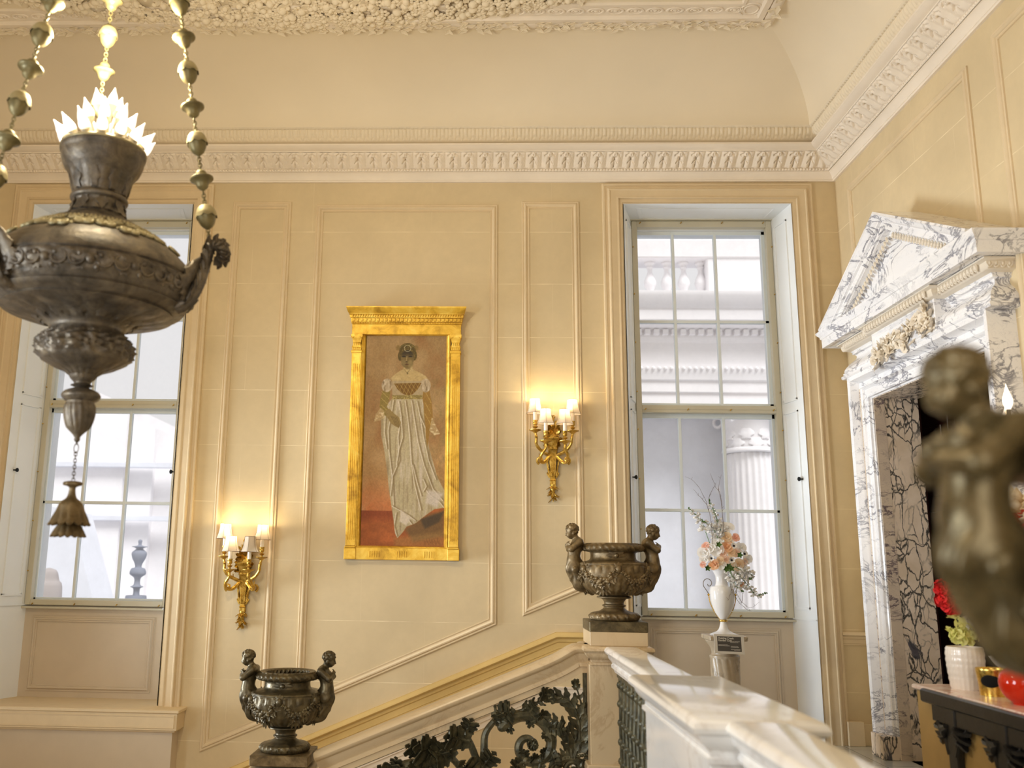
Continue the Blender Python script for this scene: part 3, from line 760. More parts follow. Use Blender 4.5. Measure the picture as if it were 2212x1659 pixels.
# carved roses of the frieze panel
mb = MB(); r_ = random.Random(11)
spots = [(6.98, 1.60), (6.95, 1.66), (6.90, 1.70), (6.86, 1.63), (6.83, 1.72), (6.78, 1.67), (6.73, 1.71), (6.70, 1.63), (6.66, 1.67), (6.62, 1.72), (6.58, 1.65), (6.55, 1.70), (6.50, 1.66), (6.46, 1.73), (6.42, 1.68), (6.38, 1.73), (6.34, 1.68), (6.30, 1.74), (6.26, 1.70), (6.22, 1.76), (6.18, 1.71), (6.15, 1.78), (6.12, 1.66), (6.17, 1.64), (6.98, 1.55), (6.74, 1.59), (6.52, 1.61), (6.24, 1.65), (6.14, 1.80)]
for k, (y, z) in enumerate(spots):
    rose(mb, T((3.088 - r_.uniform(0, .02), y, z)) @ RY(-PI / 2 + r_.uniform(-.5, .5)) @ RX(r_.uniform(-.5, .5)) @ RZ(r_.uniform(0, 6)), r_.uniform(.036, .052), 8, k, .9, 3)
for k in range(42):
    y = r_.uniform(6.10, 7.0); z = 1.66 + .12 * (6.6 - y) * .5 + r_.uniform(-.07, .07)
    leaf(mb, T((3.09, y, z)) @ RY(-PI / 2) @ RZ(r_.uniform(0, 6.28)) @ RY(-.4), .07, .022, .8, 3, 6, .006)
ds('carved_roses', mb, M['carving'], angle=60)

# dark room behind the doorway
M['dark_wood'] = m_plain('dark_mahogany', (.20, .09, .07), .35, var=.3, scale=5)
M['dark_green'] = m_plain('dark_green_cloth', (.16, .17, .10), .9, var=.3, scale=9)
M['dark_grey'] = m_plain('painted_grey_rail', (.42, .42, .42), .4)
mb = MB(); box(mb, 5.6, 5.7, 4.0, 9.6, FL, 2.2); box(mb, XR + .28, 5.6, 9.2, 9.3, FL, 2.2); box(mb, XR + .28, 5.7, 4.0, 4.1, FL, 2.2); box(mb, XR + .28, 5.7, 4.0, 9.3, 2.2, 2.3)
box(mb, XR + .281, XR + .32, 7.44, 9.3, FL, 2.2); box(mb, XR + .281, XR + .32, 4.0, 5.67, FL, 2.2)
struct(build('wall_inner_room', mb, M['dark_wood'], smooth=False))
mb = MB(); box(mb, 3.80, 3.86, 7.43, 8.35, FL + .01, 1.33, .004)
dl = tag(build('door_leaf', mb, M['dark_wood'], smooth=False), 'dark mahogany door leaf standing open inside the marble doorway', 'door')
mb = MB()
for z0, z1 in ((FL + .2, -.35), (-.2, .5), (.62, 1.2)): box(mb, 3.785, 3.80, 7.52, 7.88, z0, z1, .006); box(mb, 3.785, 3.80, 7.95, 8.27, z0, z1, .006)
build('raised_panel', mb, M['dark_wood'], dl)
mb = MB(); box(mb, 5.50, 5.60, 4.2, 9.2, -.86, -.72, .01); struct(build('trim_inner_chair_rail', mb, M['dark_grey'], smooth=False))
mb = MB()
P = np.zeros((40, 8, 3))
for i in range(40):
    for j in range(8): P[i, j] = (5.3 + .03 * math.sin(i * 1.3), 8.4 + .02 * i, 1.9 - j * .45 - .0 * i)
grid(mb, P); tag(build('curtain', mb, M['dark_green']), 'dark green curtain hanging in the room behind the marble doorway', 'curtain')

# ------------------------------------------------------------------ portrait in a gilded architectural frame
PO = empty('framed_portrait', (-.625, YB, .045)); tag(PO, 'tall gilded tabernacle frame holding a full-length portrait of a lady in a white gown', 'framed painting')
def po(name, mb, mat, **k): return build(name, mb.xf(T((.625, -YB, -.045))), mat, PO, **k)
fx0, fx1 = -1.115, -.135
mb = MB(); box(mb, fx0 - .005, fx1 + .005, YB - .075, YB, .045, .148, .004)
for k in range(3):
    for j in range(5):
        xx = -.86 + k * .235 + (j - 2) * .020; tube(mb, [(xx, YB - .077, .066), (xx, YB - .077, .118)], .005, 6)
box(mb, fx0 - .005, fx0 + .098, YB - .088, YB, .045, .142, .004); box(mb, fx1 - .098, fx1 + .005, YB - .088, YB, .045, .142, .004)
box(mb, fx0 + .0, fx0 + .096, YB - .094, YB, .142, .158, .004); box(mb, fx1 - .096, fx1, YB - .094, YB, .142, .158, .004)
po('base_rail', mb, M['gold'])
for s, a, b in ((0, fx0 + .004, fx0 + .090), (1, fx1 - .090, fx1 - .004)):
    mb = MB(); box(mb, a, b, YB - .078, YB, .158, 1.87, .003)
    for j in range(4): 
        xx = a + .017 + j * .0175; tube(mb, [(xx, YB - .0785, .21), (xx, YB - .0785, 1.76)], .0055, 6)
    box(mb, a - .006, b + .006, YB - .088, YB, 1.86, 1.885, .004)
    po('pilaster', mb, M['gold'])
    mb = MB(); cxx = (a + b) / 2; loft(mb, [[(cxx - w, YB, z), (cxx + w, YB, z), (cxx + w, YB - d, z), (cxx - w, YB - d, z)] for z, w, d in ((1.885, .036, .075), (1.95, .034, .075), (1.99, .042, .085), (2.015, .052, .095), (2.03, .052, .095))], True, True)
    for q in range(5): leaf(mb, T((cxx - .034 + q * .017, YB - .075, 1.89)) @ RZ(-PI / 2) @ RY(-PI / 2 + .12), .065, .010, .9, 2, 6, .004)
    for q in range(4): leaf(mb, T((cxx - .026 + q * .017, YB - .078, 1.93)) @ RZ(-PI / 2) @ RY(-PI / 2 + .12), .07, .010, .9, 2, 6, .004)
    for q in (-1, 1): torus(mb, (cxx + q * .038, YB - .09, 2.008), .011, .004, 12, 5, RX(PI / 2))
    po('capital', mb, M['gold'])
mb = MB(); sweep(mb, [(-1.005, YB, 2.045), (-1.005, YB, .148), (-.25, YB, .148), (-.25, YB, 2.045)], [(-.022, .0), (-.022, .070), (-.012, .074), (-.004, .062), (.006, .058), (.018, .03), (.018, 0)], NB, closed=True)
po('inner_slip', mb, M['gold'])
mb = MB(); box(mb, fx0, fx1, YB - .085, YB, 2.03, 2.125, .003)
enp = [(0, .085), (.004, .096), (.012, .098), (.016, .092), (.018, .10), (.05, .104), (.052, .118), (.075, .122), (.078, .130), (.09, .135), (.094, .145), (.125, .165), (.135, .172), (.142, .172), (.145, .16), (.145, 0), (0, 0)]
rings = [[(xx, YB - b, 2.125 + a) for a, b in enp] for xx in (fx0, fx1)]
n = len(enp)
for q, (xx, sg) in enumerate(((fx0, -1), (fx1, 1))): pass
P = [[(fx0 - max(0, b - .085) * .55, YB - b, 2.125 + a) for a, b in enp], [(fx1 + max(0, b - .085) * .55, YB - b, 2.125 + a) for a, b in enp]]
loft(mb, P, True, True)
for k in range(27):
    xx = fx0 + .015 + k * (fx1 - fx0 - .03) / 26; box(mb, xx - .011, xx + .011, YB - .117, YB - .1, 2.146, 2.172, .002)
for k in range(44):
    xx = fx0 + .008 + k * (fx1 - fx0 - .016) / 43; sphere(mb, (xx, YB - .128, 2.193), .010, 6, 5, (.8, 1, 1.2)); sphere(mb, (xx, YB - .103, 2.131), .0055, 6, 4)
po('entablature', mb, M['gold'])

# painted canvas: one flat sheet with its paint in a colour attribute
def paint():
    X0, X1, Y0, Y1 = 787., 966., 722., 1184.; st = .78
    gx = np.arange(X0, X1 + st, st); gy = np.arange(Y0, Y1 + st, st); X, Y = np.meshgrid(gx, gy, indexing='ij')
    rg = np.random.default_rng(3)
    def vn(sx, sy, oct=3):
        out = 0 * X; a = 1
        for o in range(oct):
            nx, ny = int((X1 - X0) / sx * 2 ** o) + 3, int((Y1 - Y0) / sy * 2 ** o) + 3
            g = rg.random((nx, ny)); fx = (X - X0) / sx * 2 ** o; fy = (Y - Y0) / sy * 2 ** o
            i = fx.astype(int); j = fy.astype(int); u = fx - i; v = fy - j; u = u * u * (3 - 2 * u); v = v * v * (3 - 2 * v)
            out = out + a * (g[i, j] * (1 - u) * (1 - v) + g[i + 1, j] * u * (1 - v) + g[i, j + 1] * (1 - u) * v + g[i + 1, j + 1] * u * v - .5); a *= .55
        return out
    C = np.zeros(X.shape + (3,))
    def put(m, c):
        m = np.clip(m, 0, 1)[..., None]; C[:] = C * (1 - m) + np.array(c) * m
    def poly(pts, soft=1.2):
        pts = np.array(pts, float); ins = np.zeros(X.shape, bool); dm = np.full(X.shape, 1e9)
        for (ax, ay), (bx, by) in zip(pts, np.roll(pts, -1, 0)):
            c = ((ay > Y) != (by > Y)) & (X < (bx - ax) * (Y - ay) / ((by - ay) + 1e-9) + ax); ins ^= c
            t = np.clip(((X - ax) * (bx - ax) + (Y - ay) * (by - ay)) / ((bx - ax) ** 2 + (by - ay) ** 2 + 1e-9), 0, 1)
            dm = np.minimum(dm, np.hypot(X - ax - t * (bx - ax), Y - ay - t * (by - ay)))
        return np.clip(.5 + np.where(ins, dm, -dm) / soft, 0, 1)
    def ell(cx, cy, rx, ry, soft=1.2, rot=0):
        c, s = math.cos(rot), math.sin(rot); u = (X - cx) * c + (Y - cy) * s; v = -(X - cx) * s + (Y - cy) * c
        k = np.sqrt((u / rx) ** 2 + (v / ry) ** 2); return np.clip(.5 + (1 - k) * min(rx, ry) / soft, 0, 1)
    def line(pts, w=.8, soft=.9):
        dm = np.full(X.shape, 1e9)
        for (ax, ay), (bx, by) in zip(pts[:-1], pts[1:]):
            t = np.clip(((X - ax) * (bx - ax) + (Y - ay) * (by - ay)) / ((bx - ax) ** 2 + (by - ay) ** 2 + 1e-9), 0, 1)
            dm = np.minimum(dm, np.hypot(X - ax - t * (bx - ax), Y - ay - t * (by - ay)))
        return np.clip(.5 + (w - dm) / soft, 0, 1)
    C[:] = (.62, .50, .33)
    n1 = vn(40, 55, 4)
    put(.8 * np.clip((Y - 850) / 220, 0, 1), (.66, .49, .29)); put(.75 * np.clip((Y - 1030) / 70, 0, 1) * (X < 900), (.76, .43, .24))
    put(.7 * np.clip(n1 * 1.4, 0, 1), (.56, .38, .22)); put(.6 * np.clip(-n1 * 1.4, 0, 1), (.76, .63, .46))
    put(.65 * np.clip(vn(8, 16, 3) + .1, 0, 1) * (X > 915) * (Y > 820), (.48, .42, .25)); put(.8 * np.clip(vn(6, 9, 2), 0, 1) * (X > 930) * (Y > 980) * (Y < 1090), (.80, .62, .40))
    fl = poly([(780, 1108), (870, 1108), (880, 1090), (970, 1090), (970, 1190), (780, 1190)], 1.5)
    put(fl, (.58, .32, .15)); put(fl * .7 * np.clip(.4 + vn(30, 14, 3), 0, 1), (.73, .40, .20)); put(fl * .9 * np.clip((1135 - Y) / 18, 0, 1) * (X < 862), (.52, .25, .12))
    put(.75 * poly([(880, 1145), (930, 1115), (966, 1106), (966, 1160), (900, 1172)], 8), (.40, .33, .20)); put(.8 * poly([(915, 1125), (965, 1108), (955, 1130), (925, 1145)], 5), (.27, .22, .16)); put(.5 * poly([(860, 1165), (966, 1150), (966, 1184), (860, 1184)], 9), (.62, .47, .26))
    gown = [(847, 866), (914, 866), (921, 890), (926, 930), (930, 970), (941, 1006), (950, 1036), (966, 1064), (966, 1100), (945, 1103), (925, 1117), (905, 1133), (885, 1141), (878, 1152), (866, 1165), (861, 1155), (857, 1128), (853, 1105), (846, 1066), (840, 1020), (832, 975), (825, 945), (824, 912), (832, 885)]
    g = poly(gown, 1.6); put(g, (.69, .63, .49)); put(g * .8 * np.clip(vn(5, 60, 3) * 1.8, 0, 1), (.55, .47, .34)); put(g * .8 * np.clip(vn(6, 50, 3) * 1.8, 0, 1), (.76, .70, .62))
    folds = [[(850, 870), (846, 900), (840, 935), (843, 980), (852, 1040), (856, 1100)], [(862, 872), (868, 905), (862, 950), (866, 1000), (852, 1035), (849, 1075)], [(876, 870), (882, 905), (888, 950), (892, 1000), (900, 1050), (915, 1105)], [(890, 870), (896, 905), (906, 960), (920, 1010), (940, 1060), (962, 1085)], [(902, 872), (910, 905), (918, 950), (930, 1000), (946, 1040)],
             [(868, 905), (872, 950), (864, 980), (860, 1010)], [(853, 1098), (870, 1107), (890, 1118), (904, 1128)], [(862, 1112), (858, 1140), (864, 1160)], [(878, 1112), (890, 1128), (898, 1138)], [(925, 1062), (935, 1075), (955, 1088), (965, 1100)], [(896, 1010), (905, 1045), (915, 1075)], [(919, 1040), (926, 1055), (920, 1066)], [(833, 905), (832, 940), (838, 975)], [(908, 900), (922, 930), (924, 955)]]
    for k, p in enumerate(folds):
        off = 3.2; put(g * .75 * line([(a + off, b) for a, b in p], 1.7, 2.4), (.50, .42, .28)); put(g * .95 * line(p, .8, 1.4), (.84, .79, .70))
    put(.9 * g * poly([(872, 1105), (895, 1122), (885, 1138), (870, 1130)], 4), (.80, .74, .66)); put(.8 * g * poly([(930, 1062), (962, 1070), (950, 1100), (925, 1090)], 7), (.78, .73, .68))
    skin = poly([(843, 820), (856, 808), (870, 800), (873, 786), (888, 786), (892, 800), (905, 806), (921, 815), (927, 824), (910, 834), (852, 834)], 1.5)
    put(skin, (.70, .60, .40)); put(skin * .6 * np.clip(vn(14, 9, 3) + .2, 0, 1), (.79, .70, .52)); put(.7 * poly([(873, 786), (888, 786), (886, 800), (876, 800)], 2), (.45, .38, .23))
    put(poly([(827, 846), (843, 848), (841, 868), (836, 884), (846, 896), (838, 906), (826, 898), (820, 884), (821, 866)], 1.4), (.53, .45, .22)); put(poly([(913, 848), (929, 846), (934, 868), (937, 890), (938, 908), (933, 925), (930, 950), (927, 972), (923, 950), (922, 925), (919, 905), (917, 880)], 1.4), (.58, .44, .20))
    for q in range(9): put(.7 * line([(824 + q % 3 * 6, 850 + q * 5), (830 + q % 3 * 5, 856 + q * 5)], .7), (.72, .63, .36)); put(.7 * line([(920 + q % 3 * 5, 850 + q * 8), (925 + q % 3 * 4, 858 + q * 8)], .7), (.74, .62, .34))
    bod = poly([(846, 826), (918, 826), (914, 866), (848, 866)], 1.4); put(bod, (.66, .58, .44))
    for cx, rx in ((835, 12), (921, 11)):
        pf = ell(cx, 836, rx, 15, 1.6); put(pf, (.70, .62, .50)); put(pf * .8 * np.clip(vn(4, 12, 3) * 2, 0, 1), (.83, .77, .68)); put(pf * .8 * np.clip(vn(4, 12, 3) * 2, 0, 1), (.46, .38, .26))
    lat = poly([(851, 832), (912, 830), (903, 845), (892, 856), (880, 859), (868, 853), (858, 844)], 1.2); put(lat, (.45, .32, .12))
    for q in range(-5, 6): put(lat * .8 * line([(880 + q * 9, 830), (868 + q * 9, 860)], .5), (.66, .55, .30)); put(lat * .8 * line([(870 + q * 9, 830), (892 + q * 9, 860)], .5), (.66, .55, .30))
    blt = poly([(847, 858), (914, 857), (914, 866), (848, 867)], 1); put(blt, (.52, .45, .25)); put(blt * np.clip(vn(3, 3, 2) * 3, 0, 1), (.70, .62, .38))
    hnd = poly([(832, 893), (842, 888), (852, 898), (863, 906), (868, 918), (864, 930), (855, 926), (846, 920), (838, 908)], 1.3); put(hnd, (.55, .46, .27))
    for q in range(4): put(.7 * line([(846 + q * 4, 904 + q), (858 + q * 3, 926 + q)], .6), (.38, .30, .16))
    for pts in ([(822, 886), (812, 900), (808, 918), (820, 914), (832, 908), (830, 892)], [(936, 905), (945, 925), (954, 942), (942, 945), (931, 935)]):
        lc = poly(pts, 1.4); put(lc * .75, (.70, .60, .42)); put(lc * .8 * np.clip(vn(4, 4, 2) * 3, 0, 1), (.84, .76, .60))
    hair = np.maximum(ell(879, 757, 18.5, 16), np.maximum(ell(863, 770, 5, 11), ell(895, 769, 5, 11))); put(hair, (.33, .27, .12)); put(hair * .7 * np.clip(vn(3, 4, 2) * 3, 0, 1), (.50, .42, .22))
    for cx in (858, 898): put(.6 * ell(cx, 752, 5, 6, 3), (.45, .36, .18))
    face = ell(879, 777, 14.5, 20.5, 1.3); put(face, (.46, .38, .22)); put(face * np.clip((775 - Y) / 12, 0, 1), (.24, .20, .13)); put(.7 * ell(886, 788, 6, 9, 3) , (.56, .48, .30)); put(.8 * ell(870, 786, 5, 7, 3), (.52, .44, .28))
    for cx in (871, 886): put(.9 * ell(cx, 771, 4.2, 1.8, 1), (.16, .13, .09)); put(.6 * line([(cx - 4, 766), (cx + 4, 766)], .6), (.15, .12, .08))
    put(.8 * line([(878, 771), (877, 780), (875, 783)], .7), (.66, .58, .40)); put(.7 * ell(877, 783, 2.5, 1.2, 1), (.24, .18, .11)); put(.9 * ell(878, 789, 4, 1.4, 1), (.34, .22, .13))
    kk = np.hypot(X - 879, (Y - 753)); put(.9 * np.clip(1.1 - np.abs(kk - 7.2) / .8, 0, 1), (.78, .74, .60)); put(.5 * line([(862, 752), (870, 745), (888, 745), (896, 752)], .7), (.62, .55, .32))
    put(.6 * line([(872, 800), (879, 808), (886, 800)], .7), (.45, .38, .22)); put(.8 * ell(880, 809, 1.6, 2.4, 1), (.40, .34, .2))
    for q in range(16): put(.45 * line([(924 + q * 2.1, 1168 + 4 * math.sin(q * 2.3)), (926 + q * 2.1, 1176 + 3 * math.cos(q * 1.7))], .4, .8), (.33, .22, .12))
    C[:] = np.clip(C * (1 + .10 * vn(2.2, 2.6, 2)[..., None]), 0, 1)
    return X, Y, C
Xp, Yp, Cp = paint()
cw, ch = -.985, -.262; u = (Xp - Xp.min()) / (Xp.max() - Xp.min()); v = (Yp - Yp.min()) / (Yp.max() - Yp.min())
mb = MB(); grid(mb, np.stack([cw + (ch - cw) * u, np.full(u.shape, YB - .036), 2.04 - (2.04 - .150) * v], 2), flip=True)
t = NT('oil_paint'); at = t.n('ShaderNodeVertexColor'); at.layer_name = 'paint'; M['canvas'] = t.set(color=at.outputs[0], rough=.55, spec=.3); t.bump(t.noise(160, 4), .15, .002)
cv = po('canvas', mb, M['canvas'], smooth=False)
lc = np.where(Cp <= .04045, Cp / 12.92, ((Cp + .055) / 1.055) ** 2.4).reshape(-1, 3)
ca = cv.data.color_attributes.new('paint', 'FLOAT_COLOR', 'POINT'); ca.data.foreach_set('color', np.hstack([lc, np.ones((len(lc), 1))]).ravel())

# ------------------------------------------------------------------ stair
mb = MB()
for k in range(16):
    x1 = .78 - k * .357; zt_ = FL - .15 - k * .15 * 1.0
    box(mb, x1 - .375, x1, 6.5, YB, zt_ - .4, zt_, .008); 
struct(build('staircase', mb, M['trim']))
mb = MB()                                    # wall beneath the stair balustrade
mb.add([(-3.2, 6.37, -3.2), (.76, 6.37, -1.62), (.76, 6.37, -4.6), (-3.2, 6.37, -4.6), (-3.2, 6.55, -3.2), (.76, 6.55, -1.62), (.76, 6.55, -4.6), (-3.2, 6.55, -4.6)], [(0, 1, 2, 3), (4, 7, 6, 5), (0, 4, 5, 1), (1, 5, 6, 2), (0, 3, 7, 4)])
struct(build('wall_stair_string', mb, M['trim'], smooth=False))
mb = MB(); box(mb, .76, .80, YN, 6.37, -4.6, FL - .02); struct(build('wall_gallery_edge', mb, M['trim'], smooth=False))

RT = -.5                                      # top of the gallery rail
SB = empty('stair_balustrade', (.76, 6.45, RT)); tag(SB, 'sloping marble balustrade with dark bronze scroll panel running up to the urn', 'balustrade')
def sb(name, mb, mat, par=None, **k): return build(name, mb.xf(T((-.76, -6.45, -RT))), mat, par or SB, **k)
def rz_(x): return -1.075 + (x + .674) * .4086
hp = [(.0, .055), (-.003, .07), (-.016, .092), (-.03, .098), (-.044, .094), (-.056, .078), (-.060, .066), (-.082, .062), (-.108, .044), (-.118, .04), (-.122, .048), (-.146, .048), (-.150, .036), (-.188, .034), (-.190, .02)]
full = [(a, b) for a, b in hp] + [(a, -b) for a, b in hp[::-1]]; full.append(full[0])
xs = list(np.linspace(-1.06, .46, 12)) + [.52, .56, .60, .635, .665, .69, .72, .77]
zs = [rz_(x) for x in xs[:12]]
for x, z in zip(xs[12:], (-.585, -.565, -.542, -.520, -.506, -.501, -.5, -.5)): zs.append(z)
mb = MB(); sweep(mb, [(x, 6.45, z) for x, z in zip(xs, zs)], full, NB)
sb('handrail', mb, M['rail_tan'])
CAPP = [(0, 0), (.0, .0), (.018, -.006), (.026, -.018), (.026, -.030), (.016, -.042), (.008, -.046), (.006, -.062), (-.012, -.080), (-.03, -.092), (-.03, -.104), (-.022, -.108), (-.022, -.124), (-.034, -.13)]
def cap_block(mb, x0, x1, y0, y1, z, prof=CAPP):
    o = -prof[2][0]; rings = []
    for a, b in prof: rings.append([(x0 - a, y0 - a, z + b), (x1 + a, y0 - a, z + b), (x1 + a, y1 + a, z + b), (x0 - a, y1 + a, z + b)])
    return loft(mb, rings, True, True)
mb = MB(); cap_block(mb, .745, 1.155, 6.255, 6.645, RT); sb('newel_cap', mb, M['rail_tan'])
mb = MB(); box(mb, .76, 1.12, 6.285, 6.615, FL - .4, RT - .12, .004); box(mb, .735, 1.145, 6.262, 6.638, FL - .0, FL + .14, .006)
sb('newel_post', mb, M['rail_tan'])
mb = MB(); cap_block(mb, -1.455, -1.075, 6.26, 6.64, -1.295 - .02); box(mb, -1.44, -1.09, 6.275, 6.625, -3.6, -1.42, .004)
sb('newel_post', mb, M['rail_tan'])
# bronze panel
GY = 6.45
mb = MB()
def gt(x): return rz_(x) - .19
fr = [(-1.08, gt(-1.08)), (.45, gt(.45)), (.62, gt(.62) + .02), (.70, gt(.70) + .05), (.748, gt(.75) + .06), (.748, -1.52)]
tube(mb, [(a - .0, GY, b - .008) for a, b in fr[:5]], .014, 6, flat=1.4); tube(mb, [(.748, GY, -.60), (.748, GY, -1.62)], .014, 6, flat=1.4); tube(mb, [(.748, GY, -1.60), (-1.08, GY, -1.60 - 1.83 * .4086)], .016, 6)
frame_ = sb('panel_frame', mb, M['grille'])
rg = random.Random(8)
def spiral(c, r0, r1, a0, turns, sg=1, n=46):
    out = []
    for i in range(n + 1):
        t = i / n; a = a0 + sg * turns * 2 * PI * t; r = r0 * (1 - t) + r1 * t; r = r1 + (r0 - r1) * (1 - t) ** 1.25
        out.append((c[0] + r * math.cos(a), GY, c[1] + r * math.sin(a)))
    return out
def lf(mb, p, ang, L, Wd=None, roll=0, dy=0, curl=.9, lobes=4):
    """leaf in the panel plane, pointing at angle ang (x, z)"""
    m = T((p[0], GY - .012 + dy, p[1])) @ RY(-ang) @ RX(PI / 2 + roll)
    acanthus(mb, m, L * .92, (Wd or L * .3) * 1.1, 4, max(curl, .3), .011)
def scroll(c, R, a0, turns, sg, leaves=5, flip=1):
    m1 = MB(); pts = spiral(c, R, R * .10, a0, turns, sg); n = len(pts)
    tube(m1, pts, [.037 * (1 - .55 * i / n) * (R / .2) ** .5 + .004 for i in range(n)], 8, flat=1.1)
    sphere(m1, pts[-1], .030 * (R / .2), 12, 8, (1, 1, 1)); torus(m1, (pts[-1][0], GY, pts[-1][2]), .028 * (R / .2), .008, 16, 6, RX(PI / 2))
    for k in range(leaves):
        i = int(n * (.02 + .60 * k / leaves)); p, q = pts[i], pts[min(n - 1, i + 1)]
        ang = math.atan2(q[2] - p[2], q[0] - p[0])
        lf(m1, (p[0], p[2]), ang - sg * .95, R * .62, R * .15, rg.uniform(-.4, .4), -.012)
        lf(m1, (p[0], p[2]), ang + sg * .75, R * .42, R * .11, rg.uniform(-.4, .4), .0)
        sphere(m1, (p[0], GY - .01, p[2]), .030 * (R / .2), 8, 6)
    # rosette of leaves in the eye
    for q in range(6): lf(m1, (pts[-1][0], pts[-1][2]), q * PI / 3, R * .20, R * .06, 0, -.02, 1.2, 2)
    return m1
for c, R, a0, tn, s, L in (((.375, -1.16), .215, 2.6, 1.35, -1, 6), ((-.36, -1.47), .19, 2.4, 1.3, -1, 5), ((-.95, -1.72), .17, 2.4, 1.3, -1, 4), ((.62, -1.32), .10, .4, 1.2, 1, 3)):
    sb('scroll', scroll(c, R, a0, tn, s, L), M['grille'])
mb = MB()
def frond(pts, w, r0):
    p = smooth_prof([(a, GY - .01, b) for a, b in pts], 6); n_ = len(p); tube(mb, p, [r0 * (1 - .75 * i / n_) for i in range(n_)], 7)
    for i in range(2, n_ - 1, 3):
        el = math.atan2(p[i + 1][2] - p[i][2], p[i + 1][0] - p[i][0]); ww = w * (1.1 - .5 * i / n_)
        for s in (-1, 1):
            m = T((p[i][0], GY - .016, p[i][2])) @ RY(-(el + s * .75)) @ RX(PI / 2 + s * .25); leaf(mb, m, ww * 1.25, ww * .27, .6, 2, 9, .010, .22)
    lf(mb, (p[-1][0], p[-1][2]), el, w, w * .3, 0, -.01)
frond([(.665, -1.24), (.705, -1.10), (.69, -.95), (.62, -.86), (.53, -.84)], .105, .020)
frond([(.655, -1.24), (.64, -1.12), (.585, -1.03), (.50, -.985)], .085, .018)
frond([(.70, -1.20), (.722, -1.05), (.722, -.90), (.69, -.78)], .060, .014)
frond([(.64, -1.25), (.60, -1.22), (.555, -1.24), (.53, -1.29)], .055, .013)
frond([(.30, -.955), (.40, -.90), (.50, -.86)], .060, .013)
for k in range(10): sphere(mb, (.62 + .016 * k - .01, GY - .02, -1.235 + .003 * k), .011, 7, 5)
torus(mb, (.665, GY - .01, -1.31), .055, .018, 20, 8, RX(PI / 2)); sphere(mb, (.665, GY - .02, -1.31), .028, 10, 7)
sb('acanthus_corner', mb, M['grille'])
mb = MB()
st = smooth_prof([(-.02, 0, -1.60), (.02, 0, -1.42), (.07, 0, -1.25), (.08, 0, -1.10), (.15, 0, -1.0)], 6); tube(mb, [(a, GY, b) for a, _, b in st], [.034 - .0006 * i for i in range(len(st))], 8)
st = smooth_prof([(.10, 0, -1.60), (.07, 0, -1.42), (.03, 0, -1.28), (-.03, 0, -1.14), (-.10, 0, -1.06), (-.155, 0, -1.10), (-.14, 0, -1.15)], 6); tube(mb, [(a, GY, b) for a, _, b in st], [.030 - .0004 * i for i in range(len(st))], 8)
for p, a, L in (((.03, -1.40), 2.2, .22), ((.06, -1.3), .9, .16), ((-.02, -1.14), 2.9, .20), ((-.05, -1.10), 1.2, .14), ((-.12, -1.18), 3.6, .20), ((-.19, -1.24), 2.8, .24), ((-.24, -1.30), 3.5, .22), ((-.2, -1.3), 1.6, .13), ((-.33, -1.23), 2.6, .15), ((.13, -.97), .3, .17), ((.02, -1.48), 3.9, .2)): lf(mb, p, a, L, L * .28, 0, -.015)
st = smooth_prof([(-.05, 0, -1.35), (-.16, 0, -1.24), (-.27, 0, -1.22), (-.36, 0, -1.30), (-.42, 0, -1.37)], 6); tube(mb, [(a, GY, b) for a, _, b in st], .022, 8)
for k, (x, z) in enumerate(((-.55, -1.38), (-.66, -1.45), (-.75, -1.50), (-.52, -1.50), (-.86, -1.53))):
    sphere(mb, (x, GY, z), .035, 10, 7, (1, .8, 1.1)); 
    for q in range(4): lf(mb, (x, z), .5 + q * .9, .13, .035, 0, -.01)
for z in (-1.47, -1.53): torus(mb, (.04, GY, z), .045, .014, 18, 6, SCL(1, 1, 1)); sphere(mb, (.04, GY - .0, z - .03), .042, 10, 7, (1, 1, .7))
sb('crossed_stems', mb, M['grille'])

# gallery rail: runs from the urn newel towards the camera, over a broad pier
GB = empty('gallery_balustrade', (.97, 6.3, RT)); tag(GB, 'polished pale marble gallery rail with wide pier coming from the upper urn towards the camera', 'balustrade')
def gb(name, mb, mat, **k): return build(name, mb.xf(T((-.97, -6.3, -RT))), mat, GB, **k)
RP = [(.088, 0), (.10, -.003), (.112, -.014), (.116, -.028), (.110, -.042), (.096, -.052), (.092, -.056), (.090, -.072), (.07, -.094), (.064, -.106), (.072, -.112), (.072, -.13), (.06, -.136), (.05, -.16)]
def rail(y0, y1):
    mb = MB(); xc = .967; ring = [(xc - a, b) for a, b in RP] + [(xc + a, b) for a, b in RP[::-1]]
    loft(mb, [[(x, y0, RT + z) for x, z in ring], [(x, y1, RT + z) for x, z in ring]], True, True); return mb
gb('rail', rail(4.60, 6.226), M['marble_rail']); gb('rail', rail(1.53, 3.31), M['marble_rail'])
mb = MB()
PADP = [(0, 0), (.012, -.004), (.024, -.016), (.030, -.030), (.026, -.044), (.012, -.054), (.004, -.056), (.0, -.074), (-.022, -.100), (-.038, -.112), (-.038, -.130), (-.026, -.134), (-.026, -.152), (-.04, -.16)]
cap_block(mb, .772, 1.172, 3.305, 4.60, RT + .004, PADP); gb('pier_cap', mb, M['marble_rail'])
mb = MB(); box(mb, .812, 1.132, 3.35, 4.56, FL, RT - .15, .003); box(mb, .785, 1.16, 3.32, 4.59, FL, FL + .15, .006); gb('pier', mb, M['marble_rail'])
mb = MB(); box(mb, .79, 1.15, 1.15, 1.51, FL, RT - .12, .003); cap_block(mb, .775, 1.165, 1.135, 1.525, RT); gb('newel_post', mb, M['marble_rail'])
